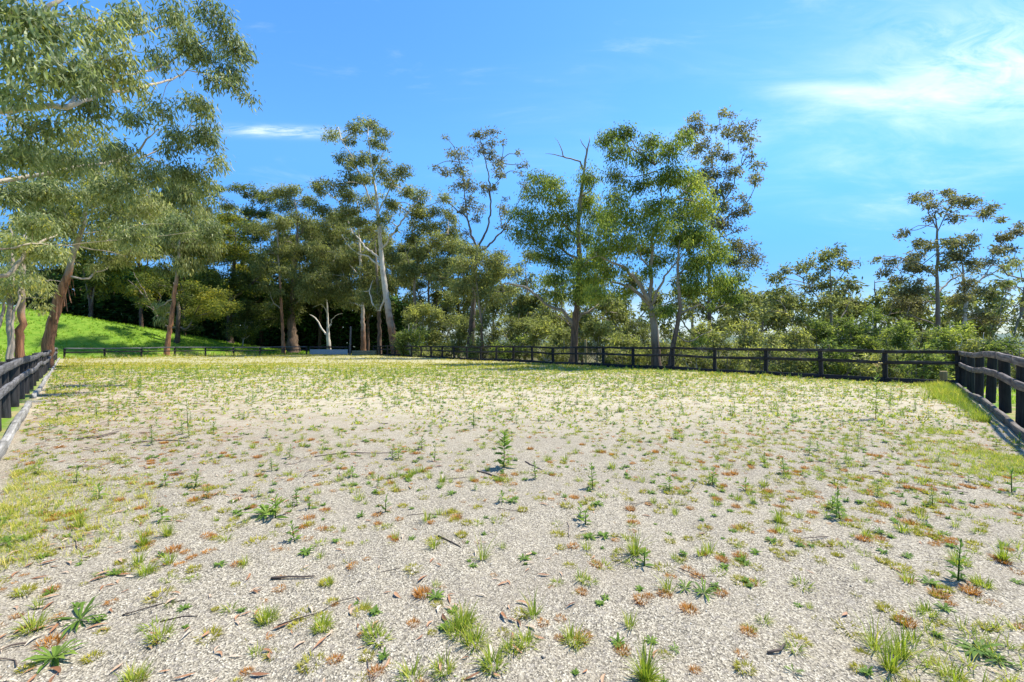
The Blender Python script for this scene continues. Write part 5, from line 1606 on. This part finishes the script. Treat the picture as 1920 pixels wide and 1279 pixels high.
def grass_fields():
    rng = np.random.default_rng(91)
    # grass strip inside the bank fence and the far end
    n = 44000
    x = rng.uniform(-48, 16, n)
    y = rng.uniform(14, 64, n)
    a, b, c, d = edge_d(x, y)
    k = vnoise(x * .35, y * .35, 31)
    pF = sstep(y + 6 * k, 23, 33) * (b < -0.2) * (a < -0.4) * (c < -0.3)
    pR = sstep(c + 3.0 * k, -2.6, -0.2) * (c < -0.25) * (b < -0.2) * (a < -0.4) * (d < -0.5) * 0.55
    ok = rng.uniform(0, 1, n) < np.maximum(pF * (0.25 + 0.6 * sstep(vnoise(x * .9, y * .9, 32), .3, .7)), pR)
    blade_field('far_strip_grass', 'olive', x[ok], y[ok], 0.10 + 0.10 * k[ok], 0.15, 92, .7, 4, 0.55, .4)
    ok2 = (rng.uniform(0, 1, n) < sstep(b, -2.6, -0.3) * (b < -0.1) * (a < -0.4) * 0.6) & (c < -0.2)
    blade_field('fence_foot_grass', 'grass', x[ok2], y[ok2], 0.42, 0.045, 93, .3, 6, 0.5, .2)
    # green bank
    n = 26000
    x = rng.uniform(-75, -24, n)
    y = rng.uniform(8, 84, n)
    a, b, c, d = edge_d(x, y)
    px = HX + F * x / y
    ok = ((b > 0.4) & (b < 19) | (a > 0.7) & (a < 15)) & (px > -60) & (px < 640)
    k = vnoise(x * .3, y * .3, 33)
    dry = sstep(b, 3.4, 0.4) * (k > .5) * (b > 0) * (a < 0)
    g1 = ok & (rng.uniform(0, 1, n) > dry)
    blade_field('bank_grass', 'lush', x[g1], y[g1], 0.26 + .14 * k[g1], 0.10, 94, .35, 5, 0.45 + .25 * (k[g1] - .5), .35)
    g2 = ok & (b > 0.1) & (b < 4) & (a < 1) & (rng.uniform(0, 1, n) < 0.9 * (k > .45))
    blade_field('dry_bank_grass', 'straw', x[g2], y[g2], 0.45, 0.05, 95, .8, 7, 0.55, .4)
    # outside the long fence close by
    n = 16000
    x = rng.uniform(-30, -4, n)
    y = rng.uniform(3, 30, n)
    a, b, c, d = edge_d(x, y)
    ok = (a > 0.35) & (a < 9) & (HX + F * x / y > -80)
    blade_field('fence_side_grass', 'lush', x[ok], y[ok], 0.30, 0.035, 96, .4, 7, 0.6, .25)
    # lush strip inside the round post fence
    n = 5600
    s = rng.uniform(0, 1, n)
    t = rng.exponential(0.50, n)
    base = PR + (PN - PR) * (0.03 + 0.42 * s)[:, None] - nN * (0.28 + t)[:, None]
    x, y = base[:, 0], base[:, 1]
    k = vnoise(x * .8, y * .8, 35)
    prof = np.interp(s, [0, .06, .2, .5, .62, .75, 1], [1.0, 1.3, .7, .7, .45, .25, .2])
    k2 = vnoise(x * 3.1, y * 3.1, 36)
    ok = (rng.uniform(0, 1, n) < np.exp(-(t / (prof * (0.35 + 0.8 * k))) ** 2) * sstep(k2, .15, .6)) & (edge_d(x, y)[2] < -0.15)
    blade_field('corner_grass', 'grass', x[ok], y[ok], 0.10 + .22 * k2[ok], 0.024, 97, .5, 8, 0.25 + .4 * k[ok], .45)
    # beyond the round post fence
    n = 5000
    x = rng.uniform(8, 30, n)
    y = rng.uniform(5, 22, n)
    a, b, c, d = edge_d(x, y)
    ok = (d > 0.4) & (c < 1.0) & (x / y < 1.4)
    blade_field('outer_grass', 'lush', x[ok], y[ok], 0.22, 0.04, 98, .5, 8, 0.75, .3)
    # yellowing grass beside the pale sleeper
    n = 14000
    s = rng.uniform(2.5, 26, n)
    t = rng.exponential(0.6, n) + 0.25
    base = PN + unit(PB - PN) * s[:, None] - nL * t[:, None]
    x, y = base[:, 0], base[:, 1]
    k = vnoise(x * .7, y * .7, 37)
    ok = in_view(x, y) & (k > np.interp(s, [2, 5.5, 7, 9, 11, 13, 26], [.95, .85, .60, .50, .60, .68, .76])) & (t < 1.3)
    blade_field('sleeper_side_grass', 'grass', x[ok], y[ok], 0.075, 0.035, 99, .75, 6, 0.64, .4)
    # right-hand margin of the sand, near
    n = 6000
    s = rng.uniform(3, 13, n)
    t = rng.exponential(0.45, n) + 0.3
    base = PN + unit(PR - PN) * s[:, None] - nN * t[:, None]
    x, y = base[:, 0], base[:, 1]
    k = vnoise(x * 1.1, y * 1.1, 39)
    ok = in_view(x, y) & (k > .52) & (t < 1.5)
    blade_field('margin_grass', 'grass', x[ok], y[ok], 0.08, 0.04, 100, .8, 8, 0.5, .35)


grass_fields()


# ------------------------------------------------------------------ particular plants of the photograph
def tall_weed(px, py, h, nl, ll, lw, label, seed, flower=False, name='leafy_weed'):
    rng = np.random.default_rng(seed)
    x, y = G(px, py)
    root = link(name, None, loc=(x, y, T1(x, y)))
    tag(root, label, 'weed')
    bx, by = rng.normal(0, .03, 2) * h
    V, T = tube([(0, 0, -.02), (bx * .4, by * .4, h * .4), (bx, by, h)], [.0065, .005, .002], 6, 0, rng)
    link('stem', mesh_from('stem', V, T, M['weed'], np.full(len(V), .2), True), root)
    protos = []
    for k in range(3):
        nn = 5
        s = np.linspace(0, 1, nn + 1)
        wv = np.array([.12, .6, 1.0, .85, .5, 0.0]) * lw / 2
        curve = -0.32 * s ** 2 + .06 * k * s
        V = []
        for q in range(nn + 1):
            V += [(s[q] * ll, -wv[q], curve[q] * ll + .12 * wv[q]), (s[q] * ll, 0, curve[q] * ll), (s[q] * ll, wv[q], curve[q] * ll + .12 * wv[q])]
        T = []
        for q in range(nn):
            for e in (0, 1):
                i0 = q * 3 + e
                T += [(i0, i0 + 3, i0 + 4), (i0, i0 + 4, i0 + 1)]
        protos.append(mesh_from('leaf', np.array(V), np.array(T), M['weed'], np.full(len(V), .45 + .15 * k), True))
    for k in range(nl):
        f = 0.05 + 0.95 * (k / (nl - 1)) ** 0.85
        el = 0.30 + 0.75 * f ** 1.6 + rng.normal(0, .1)
        link('leaf', protos[k % 3], root, loc=(bx * f, by * f, h * f), rot=(rng.normal(0, .55), -el, k * 2.4 + rng.normal(0, .25)), scale=float((1 - .5 * f) * rng.uniform(.8, 1.15)))
    if flower:
        acc = Acc()
        for k in range(9):
            a = k * 2.4
            e = np.array([bx + math.cos(a) * .05 * (k % 3 + 1) / 2, by + math.sin(a) * .05 * (k % 3 + 1) / 2, h + .06 + .03 * (k % 3)])
            V, T = tube([(bx, by, h - .08), (np.array([bx, by, h]) + e) / 2, e], [.003, .002, .0015], 4, 0, rng)
            acc.add(V, T, .6)
            V, T, q = leaf_tris(np.tile(e, (7, 1)), unit(rng.standard_normal((7, 3)) * [1, 1, .5] + [0, 0, .6]), .022, .012, rng)
            acc.add(V, T, 1.0)
        link('flower_head', acc.mesh('flower_head', M['straw']), root)
    return root


tall_weed(945, 880, .42, 40, .16, .050, 'tall solitary leafy weed standing in the middle of the sand', 301)
tall_weed(1642, 786, 1.0, 44, .17, .040, 'tallest weed with pale flower head near the black kickboard', 302, True)
tall_weed(517, 970, .16, 16, .16, .032, 'broad leafed green weed clump on the bare sweep', 303)
tall_weed(1897, 920, .22, 16, .14, .030, 'fresh light green weed by the round post fence', 304)
tall_weed(684, 745, .42, 34, .20, .050, 'bushy dark weed on the far sand', 305)
tall_weed(352, 800, .50, 18, .12, .028, 'slender tall weed on the far side of the bare sweep', 306)
tall_weed(260, 745, .50, 30, .20, .05, 'bushy green weed near the litter strip', 307)
tall_weed(815, 865, .20, 12, .09, .024, 'small upright weed near the solitary weed', 308)
tall_weed(580, 955, .11, 10, .09, .028, 'small upright weed beside the broad leafed clump', 309)
tall_weed(723, 960, .12, 12, .08, .022, 'small bright weed in front of the bare sweep', 310)
tall_weed(1098, 985, .10, 9, .08, .026, 'little upright weed on open sand in front of the orange cushions', 311)
tall_weed(1208, 1062, .10, 8, .09, .030, 'little weed with wide leaves beside a long grass clump', 312)
tall_weed(888, 805, .34, 14, .12, .03, 'upright weed behind the solitary weed', 313)
tall_weed(1245, 725, .55, 18, .16, .04, 'upright weed rising from the dense far cover', 314)


def rosette_weed(px, py, r, n, label, seed):
    rng = np.random.default_rng(seed)
    x, y = G(px, py)
    root = link('weed_rosette', None, loc=(x, y, T1(x, y)))
    tag(root, label, 'weed')
    protos = []
    for k in range(4):
        V, T, t = rosette_proto(np.random.default_rng(seed * 7 + k), 1, 1.0, .105, .30)
        V = V - V[0]
        protos.append(mesh_from('leaf', V, T, M['weed'], np.clip(t + .1 * k - .1, 0, 1)))
    for k in range(int(n * 1.6)):
        link('leaf', protos[k % 4], root, loc=(0, 0, .006 + .002 * (k % 3)), rot=(rng.normal(0, .12), rng.normal(-.05, .2), k * 2.4 + rng.normal(0, .2)), scale=float(r * rng.uniform(.6, 1.1)))


rosette_weed(100, 1232, .17, 20, 'large flat rosette of strap leaves in leaf litter by the sleeper', 321)
rosette_weed(150, 1160, .15, 16, 'large flat rosette just beyond the biggest strap leaved rosette', 322)
rosette_weed(15, 1022, .17, 14, 'strap leaved rosette against the pale sleeper', 323)
rosette_weed(1835, 1215, .15, 20, 'large strap leaved rosette among dry tufts near the margin', 324)
rosette_weed(1870, 1235, .12, 14, 'smaller strap leaved rosette touching the large margin rosette', 325)
rosette_weed(1488, 1258, .055, 7, 'tiny rosette of rounded leaves on bare grit', 326)
rosette_weed(1265, 1215, .05, 10, 'tiny crinkled dark rosette beside an orange cushion', 327)
rosette_weed(500, 965, .22, 22, 'dark leafy rosette round the broad leafed clump', 328)
rosette_weed(1320, 1112, .10, 18, 'dark spreading rosette on the grit in front of the dense cover', 329)
rosette_weed(1285, 1105, .09, 14, 'narrow leaved dark rosette next to the spreading one', 330)


def long_grass(px, py, h, n, label, seed, w=.004, lean=.35, mat='grass', r=.04):
    rng = np.random.default_rng(seed)
    x, y = G(px, py)
    V, T, t = tuft_proto(rng, n, h, r, w, lean, .5)
    V2, T2, t2 = tuft_proto(rng, n, h * .45, r * 1.3, w * 1.1, lean + .4, .5)
    a = Acc()
    a.add(V, T, t)
    a.add(V2, T2, t2)
    o = link('grass_clump', a.mesh('grass_clump', M[mat]), loc=(x, y, T1(x, y)))
    tag(o, label, 'grass')


for k, (px, py, h, n, lab) in enumerate((
        (1670, 1250, .23, 46, 'long open grass clump with tall arching blades on the grit'), (1690, 1222, .22, 40, 'long grass clump directly behind another arching clump'), (1640, 1205, .22, 26, 'thin arching grass clump beside two longer clumps'),
        (1190, 1045, .22, 40, 'spreading grass clump with long bare stalks'), (1210, 1275, .20, 90, 'dense olive grass clump with wiry stems'), (870, 1175, .12, 120, 'thick bright grass clump among pale fallen leaves'), (890, 1210, .12, 90, 'second bright grass clump amid the pale fallen leaves'),
        (855, 1195, .10, 70, 'lower grass clump at the edge of the pale fallen leaves'), (500, 1155, .09, 110, 'domed olive grass clump on open grit'), (605, 1180, .08, 90, 'wide flat olive grass clump with straw'), (270, 1020, .16, 50, 'upright grass clump on the littered sand'),
        (315, 1005, .17, 46, 'upright grass clump beyond its littered neighbour'), (150, 985, .14, 40, 'small upright grass clump near the yellowing patch'), (1075, 1200, .10, 80, 'olive grass clump with one long stalk beside dry leaves'), (300, 1200, .10, 50, 'fine grass clump near the flat rosettes'),
        (275, 1075, .10, 60, 'leafy grass clump by orange leaf litter'), (1460, 980, .14, 60, 'golden green grass clump on the open sand'), (1465, 1000, .10, 50, 'smaller golden green clump touching the golden one'), (1880, 1050, .18, 40, 'pale green grass clump in the litter margin'), (1800, 1060, .12, 60, 'low grass clump beside the litter margin'),
        (1840, 1100, .07, 90, 'flat mossy green patch beside the litter margin'), (1570, 1060, .0, 0, ''), (905, 1050, .20, 24, 'sparse grass clump with very long stalks on grit'), (935, 900, .07, 90, 'bright green mat at the foot of the solitary weed'), (1000, 1160, .16, 22, 'thin wispy grass stems rising over dry cushions'), (650, 890, .07, 50, 'bright tuft beyond the bare sweep stick'),
        (830, 1262, .09, 60, 'small bright clump among litter in front of the thick one'), (925, 1255, .10, 70, 'bright clump among litter beside the small litter clump'), (985, 1210, .09, 60, 'green clump at the litter edge towards the olive clump'),
        (960, 1225, .07, 60, 'low green clump deep in the pale litter'), (250, 1268, .08, 60, 'soft green clump beyond the strap leaved rosettes'), (60, 1180, .12, 60, 'fine green clump behind the strap leaved rosettes'), (700, 1190, .07, 60, 'short olive clump beside the pale stalk'),
        (770, 1270, .09, 50, 'pale green clump at the foot of the pale stalk'), (1740, 1150, .09, 50, 'soft clump between arching grass and margin rosettes'), (1790, 1270, .10, 50, 'bright clump under the margin rosettes'),
        (540, 890, .08, 44, 'bright fresh tuft on the bare sweep'), (615, 862, .09, 40, 'bright tuft next to the long thin stick'))):
    if n:
        long_grass(px, py, h, n, lab, 500 + k, lean=.5 if h < .13 else .32, r=.07 if h < .13 else .035)


# ------------------------------------------------------------------ litter: leaves, twigs, bark, grit
def leaf_litter_mesh(rng, L, W, curl, tint):
    n = 5
    s = np.linspace(0, 1, n + 1)
    wv = np.array([.05, .7, 1, .85, .45, 0]) * W / 2
    side = 0.18 * np.sin(s * math.pi) * L * rng.uniform(-1, 1)
    z = curl * L * np.sin(s * math.pi * rng.uniform(.7, 1.3)) + .004
    V = []
    for q in range(n + 1):
        V += [(s[q] * L - L / 2, side[q] - wv[q], z[q] + wv[q] * .5), (s[q] * L - L / 2, side[q], z[q]), (s[q] * L - L / 2, side[q] + wv[q], z[q] + wv[q] * .5)]
    T = []
    for q in range(n):
        for e in (0, 1):
            i0 = q * 3 + e
            T += [(i0, i0 + 3, i0 + 4), (i0, i0 + 4, i0 + 1)]
    return np.array(V), np.array(T), np.full(len(V), tint)


def litter():
    rng = np.random.default_rng(141)
    protos = [leaf_litter_mesh(rng, rng.uniform(.05, .095), rng.uniform(.011, .018), rng.uniform(.01, .09), t) for t in (.15, .3, .45, .6, .75, .95)]
    # more of them along both margins and round the near bright clump
    spots = []
    x, y = candidates(rng, 30000, 1.8, 14)
    a, b, c, d = edge_d(x, y)
    clump = G(890, 1200)
    pr = 0.010 + .75 * np.exp(-(((x - clump[0]) / .36) ** 2 + ((y - clump[1]) / .20) ** 2)) + .16 * np.exp(a / .9) + .12 * np.exp(d / .7)
    pr *= np.interp(y, [1.8, 5, 14], [1.2, .8, .25])
    ok = in_arena(x, y) & in_view(x, y) & (rng.uniform(0, 1, len(x)) < pr)
    x, y = x[ok], y[ok]
    n = len(x)
    pos = np.stack([x, y, terrain(x, y) + .004], -1)
    rz = rng.uniform(0, 6.28, n)
    sc = rng.uniform(.55, 1.15, n)
    wh = rng.integers(0, 6, n)
    order = np.argsort(-sc / y)
    labs = ['dark brown curled gum leaf fallen on the sand', 'reddish brown fallen gum leaf on the sand', 'orange brown fallen gum leaf on the sand', 'tan fallen gum leaf on the sand', 'pale tan fallen gum leaf on the sand', 'bleached whitish fallen gum leaf on the sand']
    grp = ['dark fallen leaves', 'reddish fallen leaves', 'orange fallen leaves', 'tan fallen leaves', 'pale fallen leaves', 'bleached fallen leaves']
    me = [mesh_from('fallen_leaf', V, T, M['litter'], t) for V, T, t in protos]
    for i in order[:300]:
        o = link('fallen_leaf', me[wh[i]], loc=pos[i], rot=(rng.normal(0, .15), rng.normal(0, .12), rz[i]), scale=float(sc[i]))
        lm = landmark(x[i], y[i])
        tag(o, labs[wh[i]].replace(' on the sand', '') + ' nearest ' + lm, 'leaf', grp[wh[i]] + ' by ' + lm)
    rest = order[300:]
    if len(rest):
        V, T, t = scatter_join(protos, pos[rest], rz[rest], sc[rest], wh[rest], rng.normal(0, .1, len(rest)))
        tag(link('fallen_leaves', mesh_from('fallen_leaves', V, T, M['litter'], t)), kind='stuff')
    # bark and leaf shreds under the leaning gum
    n = 3800
    s = rng.uniform(3, 45, n)
    t_ = rng.exponential(1.8, n) + .4
    base = PN + unit(PB - PN) * s[:, None] - nL * t_[:, None]
    x, y = base[:, 0], base[:, 1]
    ok = in_view(x, y) & (t_ < 7) & (vnoise(x * .6, y * .6, 51) > .42)
    x, y = x[ok], y[ok]
    n = len(x)
    V, T, t = scatter_join(protos, np.stack([x, y, terrain(x, y) + .003], -1), rng.uniform(0, 6.28, n), rng.uniform(.5, 1.2, n) * (1 + .03 * y), rng.integers(0, 6, n), rng.normal(-.1, .1, n))
    tag(link('bark_litter', mesh_from('bark_litter', V, T, M['litter'], t)), kind='stuff')
    # twigs
    k = 0
    tl = ['thin dark twig lying on the sand', 'pale bent twig lying on the sand', 'forked brown twig lying on the sand', 'short stout stick lying on the sand']
    tg = ['thin dark twigs', 'pale bent twigs', 'forked brown twigs', 'short stout sticks']
    tm = []
    for q in range(8):
        L = (.30, .34, .26, .14)[q % 4]
        acc = Acc()
        p = [np.array([-L / 2, 0, .006])]
        for s in range(4):
            p.append(p[-1] + np.array([L / 4, rng.normal(0, .018), rng.normal(0, .004)]))
        for e in p:
            e[2] = max(.004, e[2])
        r0 = (.0022, .0024, .0024, .0055)[q % 4]
        V, T = tube(p, np.linspace(r0 * 1.3, r0 * .6, 5), 5, .05, rng)
        acc.add(V, T, (.1, .85, .45, .3)[q % 4])
        if q % 4 == 2:
            V, T = tube([p[2], p[2] + np.array([.05, .05, .01]), p[2] + np.array([.11, .07, .03])], [r0, r0 * .7, r0 * .4], 4, 0, rng)
            acc.add(V, T, .45)
        tm.append(acc.mesh('twig', M['twig']))
    x, y = candidates(rng, 4000, 1.9, 11)
    a, b, c, d = edge_d(x, y)
    ok = in_arena(x, y, .3) & in_view(x, y) & (rng.uniform(0, 1, len(x)) < .035 + .10 * np.exp(a / 1.5) + .05 * np.exp(d / 1.0))
    for xx, yy in zip(x[ok][:150], y[ok][:150]):
        o = link('twig', tm[k % 8], loc=(xx, yy, T1(xx, yy) + .004), rot=(0, 0, rng.uniform(0, 6.28)), scale=float(rng.uniform(.6, 1.5)))
        lm = landmark(xx, yy)
        tag(o, tl[k % 4].replace(' on the sand', '') + ' nearest ' + lm, 'twig', tg[k % 4] + ' by ' + lm)
        k += 1
    # sticks one can pick out
    for pxs, r0, tn, lab, nm in (
            ([(590, 857), (650, 850), (710, 851), (770, 847)], .007, .25, 'long thin dark stick lying across the bare sweep', 'stick'),
            ([(508, 1088), (545, 1084), (590, 1083)], .012, .15, 'short dark slab of bark on open grit', 'bark_strip'),
            ([(855, 1275), (700, 1279), (728, 1240), (786, 1178)], .004, .95, 'long pale straight stalk near the bright grass clump', 'stick'),
            ([(985, 868), (1000, 878), (1016, 884)], .009, .6, 'grey stick beside the solitary weed', 'stick'),
            ([(822, 1010), (845, 1022), (865, 1029)], .006, .2, 'dark broken stick with a brown leaf at its end', 'stick'),
            ([(670, 1090), (715, 1074), (750, 1068)], .003, .1, 'thin black stick lying on the grit', 'stick'),
            ([(145, 825), (180, 820), (222, 811)], .030, .45, 'reddish strip of peeled bark on the littered sand', 'bark_strip'),
            ([(250, 832), (310, 828), (355, 831)], .010, .25, 'crooked dark stick on the far littered sand', 'stick'),
            ([(895, 886), (930, 893), (945, 899)], .010, .2, 'dark twig bundle under the solitary weed', 'stick'),
            ([(230, 1150), (300, 1135), (350, 1127)], .004, .35, 'thin brown stick pointing at the flat rosettes', 'stick'),
            ([(300, 1165), (345, 1158), (370, 1158)], .004, .15, 'thin dark stick in front of the fine grass clump', 'stick')):
        if lab.startswith('long pale straight'):
            pxs = [(700, 1275), (728, 1240), (786, 1178)]
        p = []
        for px, py in pxs:
            gx, gy = G(px, py)
            p.append(np.array([gx, gy, T1(gx, gy) + r0 * .8]))
        pp, rr = resample(p, np.linspace(r0, r0 * .5, len(p)), .08)
        pp[1:-1] += rng.normal(0, .006, (len(pp) - 2, 3)) * [1, 1, .2]
        o0 = pp[0].copy()
        V, T = tube(pp - o0, rr, 6, .08, rng)
        if nm == 'bark_strip':
            V[:, 2] = V[:, 2] * .5
        o = link(nm, mesh_from(nm, V, T, M['twig'], np.full(len(V), tn)), loc=o0)
        tag(o, lab, 'stick' if nm == 'stick' else 'bark')
    # loose grit
    n = 10000
    x, y = candidates(rng, n, 1.8, 5.5)
    keep = rng.uniform(0, 1, n) < np.interp(y, [1.8, 3, 6.5], [1, .7, .25])
    x, y = x[keep], y[keep]
    ok = in_arena(x, y) & in_view(x, y)
    x, y = x[ok], y[ok]
    n = len(x)
    peb = []
    for k in range(6):
        v = np.array([(1, 0, 0), (-1, 0, 0), (0, 1, 0), (0, -1, 0), (0, 0, .7), (0, 0, -.5)], float)
        v = v * rng.uniform(.6, 1.2, (6, 3)) + rng.normal(0, .15, (6, 3))
        f = np.array([(0, 2, 4), (2, 1, 4), (1, 3, 4), (3, 0, 4), (2, 0, 5), (1, 2, 5), (3, 1, 5), (0, 3, 5)])
        peb.append((v, f, np.full(6, .1 + .16 * k)))
    size = np.exp(rng.normal(math.log(.0030), .40, n))
    V, T, t = scatter_join(peb, np.stack([x, y, terrain(x, y) + .0012], -1), rng.uniform(0, 6.28, n), size, rng.integers(0, 6, n), rng.normal(0, .1, n))
    tag(link('loose_grit', mesh_from('loose_grit', V, T, M['grit'], t)), kind='stuff')


litter()
print('leaves', TREE_LEAVES[0], 'tris', sum(len(o.data.polygons) for o in bpy.data.objects if o.type == 'MESH' and o.data.users == 1), 'objects', len(bpy.data.objects))
